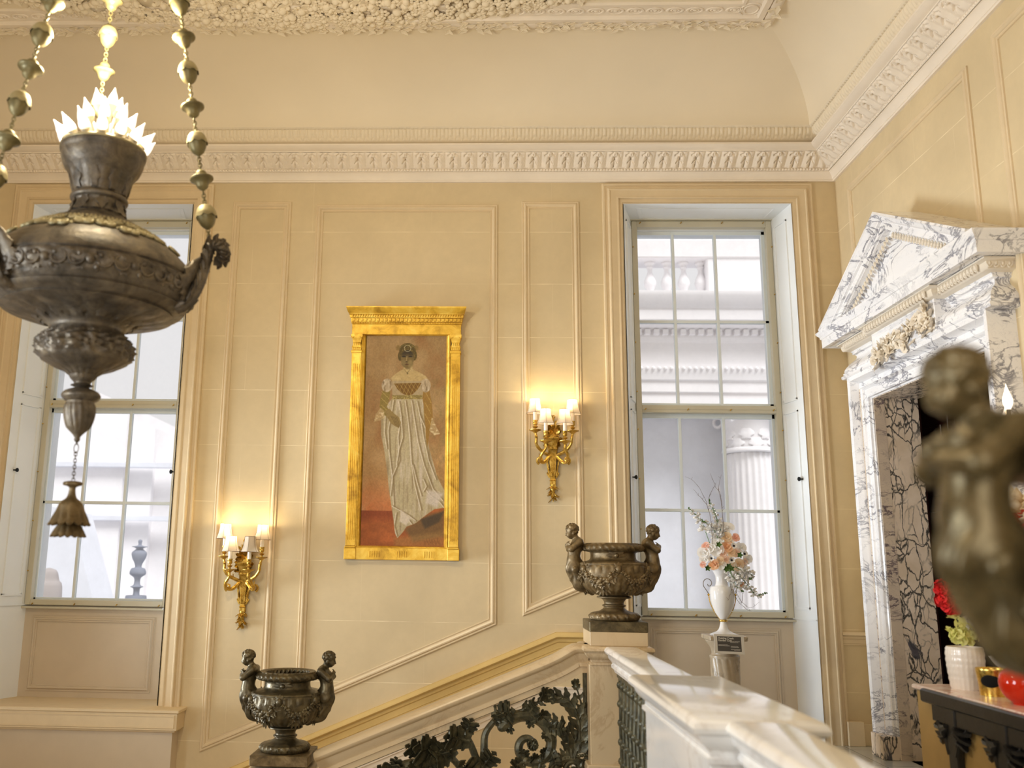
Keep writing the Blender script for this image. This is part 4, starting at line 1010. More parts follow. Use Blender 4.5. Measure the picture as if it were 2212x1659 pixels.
for a, b in ((4.57, 6.225), (1.52, 3.34)):
    mb = MB()
    box(mb, .93, .96, a, b, RT - .19, RT - .155); box(mb, .93, .96, a, b, FL + .04, FL + .08); box(mb, .935, .955, a, b, FL, FL + .04)
    y = a + .12
    k = 0
    while y < b - .08:
        for z in np.linspace(FL + .16, RT - .26, 5):
            m = T((.945, y, z)) @ RZ(PI / 2) @ RY(-(k % 2) * 1.2 - .9) @ RX(PI / 2)
            leaf(mb, m, .2, .05, .9, 4, 8, .012)
            sphere(mb, (.945, y + .03, z + .03), .03, 8, 6); k += 1
        tube(mb, [(.945, y, FL + .06), (.94, y + .03, FL + .4), (.95, y - .02, RT - .18)], .016, 6); y += .13
    box(mb, .938, .952, a, b, FL + .06, RT - .16); gb('bronze_panel', mb, M['grille'])

# ------------------------------------------------------------------ bronze urns with child-figure handles
def fig_sdf(X, Y, Z):
    E = lambda c, r: sd_ell(X, Y, Z, c, r)
    Cc = lambda a, b, r1, r2: sd_cap(X, Y, Z, a, b, r1, r2)
    d = E((-.281, 0, .660), (.037, .035, .041))                                   # skull
    d = smin(d, Cc((-.292, 0, .645), (-.291, 0, .626), .029, .018), .012)          # jaw and chin
    d = smin(d, E((-.297, 0, .646), (.019, .025, .023)), .010)                     # face plane
    d = smin(d, Cc((-.317, 0, .650), (-.322, 0, .635), .004, .0065), .005)         # nose
    d = smin(d, E((-.309, 0, .624), (.007, .010, .005)), .004)                     # lips
    for s in (-1, 1):
        d = smin(d, E((-.303, s * .018, .634), (.013, .012, .013)), .010)          # cheeks
        d = smin(d, E((-.272, s * .035, .645), (.009, .006, .013)), .004)          # ears
        d = np.maximum(d, -E((-.318, s * .014, .648), (.007, .008, .006)))         # eye hollows
        d = smin(d, E((-.3115, s * .014, .647), (.006, .007, .005)), .002)
    hr = np.maximum(E((-.277, 0, .674), (.043, .040, .040)), -E((-.312, 0, .636), (.032, .05, .022)))
    r_ = random.Random(12)
    for q in range(110):                                                           # curls
        a, e = r_.uniform(0, 2 * PI), math.asin(r_.uniform(-.55, 1))
        p = (-.277 + .042 * math.cos(e) * math.cos(a), .040 * math.cos(e) * math.sin(a), .674 + .039 * math.sin(e))
        if p[0] < -.298 and p[2] < .664: continue
        hr = smin(hr, sd_ell(X, Y, Z, p, (.0078, .0078, .0068)), .002)
    d = smin(d, hr, .003)
    d = smin(d, Cc((-.262, 0, .632), (-.240, 0, .598), .0175, .020), .016)          # neck
    d = smin(d, Cc((-.232, -.044, .588), (-.232, .044, .588), .027, .027), .02)    # shoulders
    d = smin(d, E((-.248, 0, .565), (.042, .058, .045)), .02)                      # chest
    d = smin(d, E((-.266, 0, .520), (.044, .050, .046)), .025)                     # waist
    d = smin(d, E((-.271, 0, .465), (.047, .056, .048)), .025)                     # hips
    for s in (-1, 1):                                                              # arms folded in front of the chest
        d = smin(d, Cc((-.232, s * .066, .588), (-.292, s * .072, .538), .023, .021), .010)
        d = smin(d, Cc((-.292, s * .072, .538), (-.312, s * .020, .556 + s * .008), .021, .016), .008)
        d = smin(d, E((-.312, -s * .012, .562 + s * .012), (.013, .020, .010)), .006)
        for q in range(4):
            d = smin(d, Cc((-.313 + q * .002, -s * .026, .570 + s * .010 - q * .006), (-.300 + q * .003, -s * (.046 + .002 * q), .570 + s * .008 - q * .008), .0046, .0036), .002)
        d = smin(d, Cc((-.312, -s * .016, .574 + s * .01), (-.300, -s * .026, .584 + s * .01), .005, .0036), .003)
    fold = .0035 * np.sin(Y * 190 + Z * 60)
    dr = smin(E((-.268, 0, .42), (.052, .062, .055)), Cc((-.284, 0, .40), (-.290, 0, .335), .030, .010), .02)
    dr = smin(dr, Cc((-.256, 0, .40), (-.222, 0, .310), .056, .052), .03)
    dr = smin(dr, Cc((-.222, 0, .310), (-.15, 0, .255), .046, .026), .03)
    dr = smin(dr, Cc((-.272, -.034, .43), (-.290, -.030, .345), .018, .006), .01); dr = smin(dr, Cc((-.27, .034, .43), (-.285, .036, .355), .018, .006), .01)
    d = smin(d, dr + fold, .012)
    d = smin(d, Cc((-.222, 0, .562), (-.190, 0, .548), .026, .020), .02)           # back joins the rim
    return smin(d, Cc((-.245, 0, .45), (-.215, 0, .43), .03, .026), .02)
fv, ff = nets(fig_sdf, (-.352, -.12, .19), (-.12, .12, .74), .0042)
def make_urn(mat, mat_base):
    root = empty('bronze_urn')
    mb = MB(); box(mb, -.192, .192, -.192, .192, 0, .067, .004); build('plinth', mb, mat_base, root)
    def braid(th, i, R, Z): return .007 * np.sin(th * 26 + (Z - .09) * 90) * np.exp(-((Z - .092) / .022) ** 2) + .004 * np.sin(th * 52 - (Z - .09) * 90) * np.exp(-((Z - .092) / .022) ** 2)
    mb = MB(); p = dense(smooth_prof([(.15, .067), (.160, .072), (.166, .09), (.160, .11), (.145, .118), (.127, .121), (.10, .128), (.078, .142), (.069, .152), (.070, .157), (.079, .160), (.080, .167), (.070, .171), (.067, .178), (.069, .19), (.078, .203), (.086, .209), (.112, .213), (.116, .218), (.112, .225), (.092, .229)], 3), .006)
    lathe(mb, p, 96, disp=braid); build('foot', mb, mat, root, angle=60)
    def gad(th, i, R, Z):
        lower = np.clip((.375 - Z) / .08, 0, 1) * np.clip((Z - .232) / .02, 0, 1); up = np.clip((Z - .375) / .02, 0, 1) * np.clip((.432 - Z) / .01, 0, 1)
        return .011 * lower * (np.abs(np.sin(th * 15)) - .5) + .013 * up * (np.abs(np.sin(th * 14)) ** .5 - .8)
    p = dense(smooth_prof([(.085, .229), (.115, .233), (.16, .247), (.20, .272), (.228, .305), (.243, .345), (.248, .385), (.244, .42), (.238, .434), (.241, .44), (.236, .449), (.228, .452), (.205, .457), (.172, .464), (.158, .476), (.154, .495), (.155, .515), (.165, .522)], 4), .006)
    mb = MB(); lathe(mb, p, 180, disp=gad); build('bowl', mb, mat, root, angle=60)
    def rim(th, i, R, Z): return .010 * np.sin(th * 30 + (Z - .54) * 120) * np.exp(-((Z - .545) / .02) ** 2)
    p = dense([(.165, .522), (.196, .527), (.208, .536), (.212, .548), (.208, .560), (.200, .568), (.190, .572), (.188, .580), (.178, .582), (.150, .574), (.146, .56), (.15, .52), (.14, .47), (.10, .44), (.001, .43)], .007)
    mb = MB(); lathe(mb, p, 150, disp=rim); build('rim', mb, mat, root, angle=60)
    # swags of fruit hung between masks
    mb = MB(); r_ = random.Random(4)
    for q in range(6):
        a0 = q * PI / 3 + PI / 6; a1 = a0 + PI / 3
        for k in range(44):
            t = k / 43; a = a0 + (a1 - a0) * t; dz = .085 * math.sin(PI * t); z = .408 - dz; rr = .249 - .26 * max(0, dz - .045) 
            s = .008 + .009 * math.sin(PI * t)
            for j in range(3): sphere(mb, (rr * math.cos(a) + r_.uniform(-.006, .006), rr * math.sin(a) + r_.uniform(-.006, .006), z + r_.uniform(-.020, .020)), s * r_.uniform(.55, .95), 7, 5)
            if k % 3 == 0: leaf(mb, RZ(a) @ T((rr - .002, 0, z - .01)) @ RY(PI / 2 + .25) @ RZ(r_.uniform(-1.2, 1.2)), .045, .013, .5, 2, 6, .005)
        sphere(mb, (.248 * math.cos(a0), .248 * math.sin(a0), .408), .021, 10, 8, (1, 1, 1.25))
        for j in range(5): leaf(mb, RZ(a0) @ T((.246, 0, .415)) @ RX((j - 2) * .7) @ RY(-PI / 2 - .1), .045, .013, .4, 2, 6, .005)
        a2 = a0 + PI / 6
        for j in range(7): leaf(mb, RZ(a2) @ T((.232 - .006 * abs(j - 3), 0, .315)) @ RX((j - 3) * .33) @ RY(PI / 2 + .65), .095, .016, .5, 3, 8, .006)
    for q in (0, 1):
        a0 = -PI / 2 + q * PI
        for k in range(7): leaf(mb, RZ(a0) @ T((.158, 0, .495)) @ RX(-1.5 + k * .5) @ RY(-PI / 2), .075, .013, .3, 3, 7, .006)
        sphere(mb, (.163 * math.cos(a0), .163 * math.sin(a0), .498), .016, 8, 6)
    build('garland', mb, mat, root, angle=60)
    mb = MB().add(fv, ff); h = build('figure_handle', mb, mat, root, angle=180)
    h2 = h.copy(); COL.objects.link(h2); h2.parent = root; h2.rotation_euler = (0, 0, PI)
    return root
u_up = make_urn(M['bronze_warm'], M['bronze']); u_up.location = (.955, 6.45, -.41)
tag(u_up, 'brown bronze urn with child figure handles on the upper newel before the window', 'urn')
u_lo = make_urn(M['bronze'], M['bronze_warm']); u_lo.location = (-1.265, 6.45, -1.318 + .02)
tag(u_lo, 'dark olive bronze urn with child figure handles at the foot of the sloping balustrade', 'urn')
u_nr = make_urn(M['bronze_near'], M['bronze']); u_nr.location = (.977, 1.33, -.388); u_nr.rotation_euler = (0, 0, .0)
tag(u_nr, 'large blurred bronze urn close to the camera, its crossed-armed child handle cutting the right edge', 'urn')
mb = MB(); box(mb, .765, 1.145, 6.26, 6.64, RT, -.41, .003); tag(build('urn_plinth', mb, M['rail_tan']), 'square tan stone block under the upper brown urn', 'plinth')
mb = MB(); box(mb, .795, 1.155, 1.17, 1.50, RT + .001, -.389, .003); tag(build('urn_plinth', mb, M['rail_tan']), 'square stone block under the blurred urn nearest the camera', 'plinth')

# ------------------------------------------------------------------ gilt wall sconces with four shaded candles
def m_shade(name, lit=True):
    t = NT(name); tl = t.n('ShaderNodeBsdfTranslucent'); tl.inputs[0].default_value = (*lin((.80, .74, .66)), 1)
    ms = t.n('ShaderNodeMixShader'); ms.inputs[0].default_value = .42
    t.set(color=lin((.93, .89, .82)), rough=.8); t.l(t.b.outputs[0], ms.inputs[1]); t.l(tl.outputs[0], ms.inputs[2]); t.l(ms.outputs[0], t.out.inputs[0]); return t.m
M['shade'] = m_shade('silk_lampshade'); M['piping'] = m_plain('brown_piping', (.40, .28, .18), .8)
M['candle'] = m_plain('ivory_candle_sleeve', (.95, .92, .86), .5, var=.02)
t = NT('bulb_lit'); M['flame_bulb'] = t.set(color=(1, .9, .75), emit=(1.0, .80, .52), emits=16.0)
t = NT('crown_bulb'); M['crown_bulb'] = t.set(color=(1, .95, .9), emit=(1.0, .90, .78), emits=.95)
t = NT('bulb_socket'); M['socket'] = t.set(color=lin((.86, .82, .72)), rough=.3)
def make_sconce(dark_idx=None, power=1.15):
    root = empty('wall_sconce')
    Z = lambda y: (1525 - y) / 1322.; X = lambda x: (x - 712) / 1322.
    # stem
    mb = MB()
    P = [(Z(1335), .027, .035), (Z(1290), .024, .035), (Z(1280), .030, .042), (Z(1270), .024, .036), (Z(1250), .022, .034), (Z(1000), .036, .05), (Z(930), .040, .055), (Z(920), .045, .062), (Z(910), .045, .062), (Z(905), .038, .06), (Z(850), .044, .07), (Z(820), .050, .078), (Z(800), .056, .086), (Z(790), .056, .086), (Z(788), .03, .05)]
    loft(mb, [[(-w, 0, z), (-w, -d * .8, z), (-w * .8, -d, z), (w * .8, -d, z), (w, -d * .8, z), (w, 0, z)] for z, w, d in P], True, True)
    for k in (-1, 0, 1):
        for j in range(24): sphere(mb, (k * .018 * (.6 + .4 * j / 24), -.036 - .015 * j / 24 * 1.1, Z(1240) + j * .0118), .0062, 6, 4)
    for s in (-1, 1):
        tube(mb, [(s * .026, -.02, Z(1250)), (s * .044, -.02, Z(1215)), (s * .05, -.02, Z(1195)), (s * .04, -.02, Z(1188))], [.008, .007, .006, .004], 6)
        tube(mb, [(s * .028, -.02, Z(1230)), (s * .046, -.02, Z(1100)), (s * .05, -.022, Z(1010))], [.010, .009, .012], 6)
        leaf(mb, T((s * .03, -.03, Z(1180))) @ RZ(0 if s > 0 else PI) @ RY(-1.1), .07, .016, .8, 3, 6, .005)
    build('stem', mb, M['brass'], root)
    mb = MB(); r_ = random.Random(2)
    for k in range(26):
        z = r_.uniform(.03, .145); a = r_.uniform(0, 2 * PI); w = .016 + .12 * z
        leaf(mb, T((w * .5 * math.cos(a), -.022 + w * .5 * math.sin(a) * .8, z)) @ RZ(a) @ RY(PI / 2 - r_.uniform(.2, .7)), .055, .014, .7, 2, 6, .004)
    tube(mb, [(0, -.02, .15), (0, -.02, .07), (.002, -.018, 0)], [.022, .016, .003], 7); build('leaf_pendant', mb, M['brass'], root, angle=60)
    mb = MB()
    for k in range(46):
        x = r_.uniform(-.075, .075); z = r_.uniform(Z(880), Z(680)); 
        leaf(mb, T((x * .6, -.012 - r_.uniform(0, .02), z)) @ RX(PI / 2) @ RZ(math.atan2(z - Z(800), x) + r_.uniform(-.5, .5)) @ RY(-.3), .06, .017, .9, 3, 6, .004)
    box(mb, -.05, .05, -.02, 0, Z(900), Z(690), .004)
    for k in range(5): leaf(mb, T((0, -.012, Z(700))) @ RX(PI / 2) @ RZ(PI / 2 + (k - 2) * .35) @ RY(-.1), .10, .016, .2, 1, 7, .004)
    tube(mb, [(0, -.01, Z(700)), (0, -.014, Z(610))], [.03, .02], 8, flat=.5); torus(mb, (-.011, -.02, Z(540)), .011, .005, 12, 6, RX(PI / 2)); torus(mb, (.011, -.02, Z(540)), .011, .005, 12, 6, RX(PI / 2)); sphere(mb, (0, -.018, Z(580)), .017, 10, 8, (1, .7, 1.4))
    build('back_plate', mb, M['brass'], root, angle=60)
    arms = [(-.158, -.125, Z(728), 'o'), (.166, -.125, Z(736), 'o'), (-.075, -.235, Z(872), 'i'), (.088, -.235, Z(874), 'i')]
    for k, (x, y, z, kind) in enumerate(arms):
        s = 1 if x > 0 else -1; mb = MB()
        if kind == 'o': pts = [(s * .03, -.035, .40), (s * .07, -.06, .418), (s * .115, -.09, .445), (s * .148, -.115, .49), (x - s * .01, y, z - .06), (x, y, z - .012)]
        else: pts = [(s * .03, -.04, .39), (s * .085, -.08, .335), (s * .118, -.14, .345), (s * .112, -.20, .385), (x, y, .44), (x, y, z - .012)]
        pts = smooth_prof(pts, 6); nn = len(pts); tube(mb, pts, [.016 - .006 * (i / nn) + .004 * math.sin(i * 1.3) * (i % 5 == 0) for i in range(nn)], 8)
        if kind == 'i':
            cx = s * .112; sp = [(cx + s * (.034 * (1 - .75 * t)) * math.cos(-1.2 + 5.2 * t), -.09 - .04 * t, .352 + (.034 * (1 - .75 * t)) * math.sin(-1.2 + 5.2 * t)) for t in np.linspace(0, 1, 22)]
            tube(mb, sp, [.012 - .006 * i / 22 for i in range(22)], 7)
        for q in (.25, .5, .75):
            p = pts[int(nn * q)]; leaf(mb, T(p) @ RZ(0 if s > 0 else PI) @ RY(-.9), .05, .014, 1.0, 3, 6, .004)
        ar = build('arm', mb, M['brass'], root)
        mb = MB(); lathe(mb, dense([(.004, -.022), (.014, -.018), (.022, -.008), (.040, .0), (.053, .006), (.054, .010), (.036, .008), (.010, .010), (.009, .024), (.020, .030), (.024, .038), (.012, .042), (.011, .05), (.019, .056), (.021, .07), (.018, .078), (.022, .086), (.0215, .094), (.016, .094)], .006), 24, (x, y, z), disp=lambda th, i, R, Zz: .0014 * np.sin(th * 12) * (R > .02)); c = build('candle_cup', mb, M['brass'], ar)
        mb = MB(); lathe(mb, [(.0165, .085), (.0165, .20), (.012, .203), (.001, .203)], 16, (x, y, z)); build('candle_sleeve', mb, M['candle'], ar)
        if k != dark_idx:
            mb = MB(); lathe(mb, smooth_prof([(.006, .203), (.011, .215), (.013, .23), (.009, .25), (.002, .268)], 3), 10, (x, y, z)); build('bulb', mb, M['flame_bulb'], ar)
            l = point('candle_light', (x, y, z + .284), power, WARM, .010); l.parent = root
        # shade: six soft panels flaring to the hem
        mb = MB(); pr = smooth_prof([(.074, .155), (.066, .175), (.056, .205), (.048, .245), (.045, .282)], 4)
        sc = lambda th, i, R, Zz: -.035 * R * (1 - np.abs(np.sin(th * 3 + .5))) * 0 - .05 * R * np.cos(th * 6) * .6
        lathe(mb, pr, 36, (x, y, z), disp=sc); sh = build('lampshade', mb, M['shade'], ar, angle=80)
        mb = MB()
        for zz, r0 in ((.155, .0745), (.282, .0455)): 
            tube(mb, [(x + r0 * (1 - .03 * math.cos(6 * a)) * math.cos(a), y + r0 * (1 - .03 * math.cos(6 * a)) * math.sin(a), z + zz) for a in np.linspace(0, 2 * PI, 37)], .0014, 5, caps=False)
        for q in range(6):
            a = q * PI / 3 + PI / 6; tube(mb, [(x + (r0 * 1.03 + .001) * math.cos(a), y + (r0 * 1.03 + .001) * math.sin(a), z + zz) for r0, zz in pr], .0010, 4)
        pp = build('piping', mb, M['piping'], sh)
    return root
s_hi = make_sconce(None); s_hi.location = (.677, YB - .0, .56)
tag(s_hi, 'gilt four-candle wall sconce right of the portrait, all four shades lit', 'wall lamp')
s_lo = make_sconce(3); s_lo.location = (-1.985, YB, -.555)
tag(s_lo, 'gilt four-candle wall sconce left of the portrait, its inner right shade unlit', 'wall lamp')

# ------------------------------------------------------------------ hanging bronze lamp over the stair
AX, AY = -1.787, 4.0
CH = empty('hanging_bronze_lamp', (AX, AY, 1.35)); tag(CH, 'huge embossed bronze hanging lamp with a crown of flame bulbs, at the upper left', 'chandelier')
def ch(name, mb, mat, par=None, **k): return build(name, mb.xf(T((0, 0, -1.35))), mat, par or CH, **k)
def emb(th, i, R, Z):
    """embossed ornament by height bands"""
    def band(a, b): return np.clip((Z - a) / .012, 0, 1) * np.clip((b - Z) / .012, 0, 1)
    n1 = np.sin(th * 18 + 3 * np.sin(Z * 40)) * np.sin(Z * 95 + 2.2 * np.sin(th * 9)) + .7 * np.sin(th * 31 + 4 * np.sin(th * 5)) * np.cos(Z * 150 + 2 * np.sin(th * 14))
    rd = lambda u: 1 - 2 * np.abs(np.sin(u)) ** .7
    d = .009 * (rd(th * 9 + 2.5 * np.sin(Z * 55)) * rd(Z * 48 + 1.6 * np.sin(th * 9)) + .5 * n1) * band(1.185, 1.280)
    d = d + .004 * np.sin(th * 44) * np.sin(Z * 260) * band(1.132, 1.158)
    d = d + .014 * (np.abs(np.sin(th * 10 + 6 * (Z - 1.1))) ** .7 - .5) * band(1.055, 1.112)
    d = d + .014 * (np.sin(th * 12 + 3 * np.sin(Z * 60)) * np.sin(Z * 110 + 2 * np.sin(th * 6))) * band(.90, 1.02)
    d = d + .004 * np.abs(np.sin(th * 9)) * band(.80, .90)
    d = d + .006 * np.abs(np.sin(th * 8 + 12 * (Z - .6))) * band(.57, .70)
    d = d + .004 * np.sin(th * 30) * band(1.51, 1.55)
    return d
pb = [(.12, 1.60), (.128, 1.580), (.16, 1.560), (.205, 1.536), (.25, 1.508), (.257, 1.498), (.255, 1.488), (.30, 1.462), (.35, 1.430), (.392, 1.398), (.425, 1.365), (.452, 1.33), (.466, 1.305), (.470, 1.292), (.462, 1.286), (.468, 1.272), (.466, 1.240), (.456, 1.205), (.436, 1.178), (.424, 1.168), (.429, 1.160), (.418, 1.147), (.388, 1.132), (.374, 1.126), (.378, 1.118), (.362, 1.112), (.31, 1.098), (.25, 1.084), (.205, 1.072), (.172, 1.052), (.162, 1.035), (.170, 1.015), (.195, .99), (.211, .968), (.214, .945), (.205, .915), (.185, .89), (.13, .86), (.085, .843), (.060, .825)]
mb = MB(); lathe(mb, dense(pb, .009), 240, disp=emb); ch('bowl', mb, M['lamp_bronze'], angle=70)
pn = [(.165, 1.905), (.188, 1.925), (.196, 1.915), (.194, 1.895), (.189, 1.885), (.186, 1.862), (.170, 1.82), (.142, 1.785), (.128, 1.75), (.117, 1.71), (.114, 1.69), (.127, 1.682), (.131, 1.670), (.126, 1.66), (.112, 1.655), (.113, 1.63), (.125, 1.60), (.13, 1.59)]
mb = MB(); lathe(mb, smooth_prof([(.150, 1.918), (.170, 1.932), (.190, 1.930), (.198, 1.918), (.190, 1.908)], 4), 60); ch('rim_ring', mb, M['bead'])
mb = MB(); lathe(mb, dense(smooth_prof(pn, 2), .008), 120, disp=lambda th, i, R, Z: .006 * np.abs(np.sin(th * 7)) * np.clip((Z - 1.70) / .02, 0, 1) * np.clip((1.80 - Z) / .02, 0, 1) + .004 * np.sin(th * 14) * np.clip((1.65 - Z) / .02, 0, 1))
lathe(mb, [(.166, 1.905), (.15, 1.88), (.10, 1.86), (.001, 1.85)], 40); ch('neck', mb, M['lamp_bronze'], angle=70)
mb = MB(); r_ = random.Random(9)
SLP = .66
for k in range(24):                                 # pale scroll-leaf fringe on the shoulder
    a = k * 2 * PI / 24; big = k % 3 == 0
    for s_ in (-.45, 0, .45): leaf(mb, RZ(a) @ T((.262, 0, 1.488)) @ RZ(s_) @ RY(SLP - .06), (.150 if big else .115) * (1 - .2 * abs(s_)), .024, .15, 2, 8, .012, .12)
    for s_ in (-1, 1):
        rr = .378 if big else .345
        c_ = RZ(a + s_ * .055) @ Vector((rr, 0, 1.502 - (rr - .257) * .68)); torus(mb, c_, .018, .008, 14, 7, RZ(a) @ RY(SLP)); sphere(mb, c_, .009, 7, 5)
        torus(mb, RZ(a + s_ * .09) @ Vector((.31, 0, 1.470)), .015, .007, 12, 6, RZ(a) @ RY(SLP))
for k in range(90): sphere(mb, RZ(k * PI / 45) @ Vector((.256, 0, 1.500)), .0085, 6, 5)
ch('scroll_fringe', mb, M['bead'], angle=60)
mb = MB()
for k in range(16):                                 # relief blossoms and scrolls round the belly
    a = k * 2 * PI / 16
    for da, dz_, s in ((0, 0, .022), (.09, .02, .013), (-.09, .02, .013), (.06, -.03, .014), (-.12, -.025, .012)):
        z = 1.236 + dz_; rr = .462 + (z - 1.24) * .2; sphere(mb, RZ(a + da) @ Vector((rr, 0, z)), s * 1.1, 9, 7, (.8, .9, .9))
    for s in (-1, 1): torus(mb, RZ(a + s * .12) @ Vector((.464, 0, 1.238)), .030, .007, 16, 6, RZ(a + s * .12) @ RY(PI / 2)); leaf(mb, RZ(a + s * .05) @ T((.452, 0, 1.20)) @ RY(-PI / 2 - .05) @ RZ(s * 1.0), .085, .022, .5, 3, 7, .006)
for k in range(14):
    a = k * 2 * PI / 14
    leaf(mb, RZ(a) @ T((.20, 0, 1.066)) @ RY(-.42), .14, .034, .2, 4, 9, .008)
    leaf(mb, RZ(a) @ T((.150, 0, .885)) @ RY(-.9), .11, .03, .8, 3, 8, .008)
for k in range(10):
    a = k * 2 * PI / 10; leaf(mb, RZ(a) @ T((.030, 0, .57)) @ RY(-1.35), .10, .022, .5, 4, 8, .006)
for k in range(9):
    a = k * 2 * PI / 9
    leaf(mb, RZ(a) @ T((.118, 0, 1.70)) @ RY(-PI / 2 + .36), .12, .026, .3, 2, 8, .008); leaf(mb, RZ(a + .35) @ T((.113, 0, 1.652)) @ RY(PI / 2 - .1), .065, .026, .3, 2, 6, .006)
for k in range(12):
    a = k * 2 * PI / 12 + .26
    for s in (-1, 1): torus(mb, RZ(a + s * .10) @ Vector((.40, 0, 1.172)), .012, .004, 12, 5, RZ(a + s * .1) @ RY(PI / 2 - .15))
    leaf(mb, RZ(a) @ T((.45, 0, 1.218)) @ RY(-PI / 2 - .1), .06, .016, .3, 3, 7, .006)
    leaf(mb, RZ(a) @ T((.345, 0, 1.148)) @ RY(-.45), .05, .018, .2, 2, 6, .006)
ch('relief_leaves', mb, M['lamp_bronze'], angle=60)
mb = MB(); lathe(mb, dense(smooth_prof([(.060, .827), (.048, .805), (.036, .79), (.040, .782), (.050, .778), (.030, .77), (.045, .762), (.072, .750), (.084, .735), (.083, .722), (.070, .708), (.060, .700), (.064, .66), (.056, .61), (.040, .575), (.020, .553), (.012, .54), (.013, .53), (.006, .52), (.001, .512)], 3), .006), 60, disp=emb); ch('acorn_finial', mb, M['lamp_bronze'], angle=60)
# three acanthus brackets and three chains of acorns and bells
def acorn():
    b = MB(); lathe(b, smooth_prof([(.001, -.064), (.012, -.058), (.030, -.040), (.042, -.012), (.0445, .006), (.041, .016)], 4), 24)
    c = MB(); lathe(c, smooth_prof([(.0495, .004), (.047, .020), (.036, .046), (.018, .060), (.004, .066)], 4), 36, disp=lambda th, i, R, Z: 0 * R)
    v = c.v[0]; k = np.hypot(v[:, 0], v[:, 1]) > .046; a = np.arctan2(v[:, 1], v[:, 0]); v[:, 2] -= np.where(v[:, 2] < .012, .010 * np.abs(np.sin(a * 4)), 0)
    return b, c
def bell():
    b = MB(); lathe(b, smooth_prof([(.001, -.055), (.010, -.050), (.024, -.038), (.030, -.022), (.038, -.010), (.053, .0), (.055, .008), (.050, .013), (.034, .016), (.028, .022), (.025, .038), (.014, .050), (.004, .054)], 4), 28); return b
ac_b, ac_c = acorn(); bl = bell()
def obj_at(name, mesh_o, parent, m):
    o = bpy.data.objects.new(name, mesh_o.data); COL.objects.link(o); o.parent = parent; o.matrix_local = m; return o
protos = {}
for kk, ph in enumerate((0.0, -2 * PI / 3, 2 * PI / 3)):
    mb = MB(); R0 = RZ(ph)
    spine = smooth_prof([(.405, 0, 1.150), (.445, 0, 1.170), (.480, 0, 1.215), (.510, 0, 1.29), (.530, 0, 1.38), (.545, 0, 1.435), (.572, 0, 1.452), (.600, 0, 1.43), (.606, 0, 1.395), (.590, 0, 1.375)], 5); nn = len(spine)
    b = MB(); tube(b, spine, [.034 * (1 - .55 * i / nn) + .004 for i in range(nn)], 8)
    for i in range(2, nn - 4, 3):
        for s in (-1, 1):
            p = spine[i]; d = Vector(spine[i + 1]) - Vector(p); el = math.atan2(d.z, d.x)
            leaf(b, T(p) @ RY(-el) @ RZ(s * .38) @ RX(s * -.9), .100 * (1 - .4 * i / nn), .030, .45, 3, 7, .008)
    for s, zz, el in ((-.34, 1.20, 1.1), (.34, 1.20, 1.1), (-.22, 1.18, 1.4), (.22, 1.18, 1.4), (-.45, 1.23, .8), (.45, 1.23, .8)): leaf(b, RZ(s * .42) @ T((.455, 0, zz - .01)) @ RX(s * .9) @ RY(-el - .25), .19, .042, .5, 4, 9, .012)
    torus(b, (.540, 0, 1.462), .014, .004, 14, 6, RX(PI / 2))
    mb.merge(b, R0); ch('bracket', mb, M['lamp_bronze'], angle=60)
    cn = empty('chain'); cn.parent = CH
    A = R0 @ Vector((.54, 0, 1.475)); Bt = Vector((0, 0, 4.38)); L = (Bt - A).length; dd = (Bt - A).normalized()
    Q = dd.to_track_quat('Z', 'Y').to_matrix().to_4x4(); sp = .1885; k = 0; s0 = .115
    while s0 + k * sp < L - .05:
        mb = MB()
        c = A + dd * (s0 + k * sp); m = T(c - Vector((0, 0, 1.35))) @ Q
        if k % 2 == 0:
            if 'a' not in protos:
                o = build('acorn_bead', ac_b, M['bead_dark']); o.parent = cn; o.matrix_local = m; o2 = build('acorn_cap', ac_c, M['bead']); o2.parent = cn; o2.matrix_local = m; protos['a'] = (o, o2)
            else: obj_at('acorn_bead', protos['a'][0], cn, m); obj_at('acorn_cap', protos['a'][1], cn, m)
        else:
            if 'b' not in protos: o = build('bell_bead', bl, M['bead_dark']); o.parent = cn; o.matrix_local = m; protos['b'] = o
            else: obj_at('bell_bead', protos['b'], cn, m)
        for j, t_ in enumerate((.062, .077, .0925, .108, .125)):
            q = A + dd * (s0 + k * sp + t_); torus(mb, q, .0085, .0026, 12, 5, Q @ RZ(j * PI / 2) @ RX(PI / 2) @ SCL(1, 1.3, 1))
        ch('chain_link', mb, M['bead_dark'], cn); k += 1
    mb = MB()
    for j in range(4): torus(mb, A + dd * (.006 + j * .014), .0085, .0026, 12, 5, Q @ RZ(j * PI / 2) @ RX(PI / 2) @ SCL(1, 1.3, 1))
    ch('chain_link', mb, M['bead_dark'], cn)
mb = MB(); lathe(mb, [(.02, 4.36), (.05, 4.375), (.11, 4.40), (.13, 4.42), (.001, 4.42)], 32); ch('ceiling_rose', mb, M['bead'])
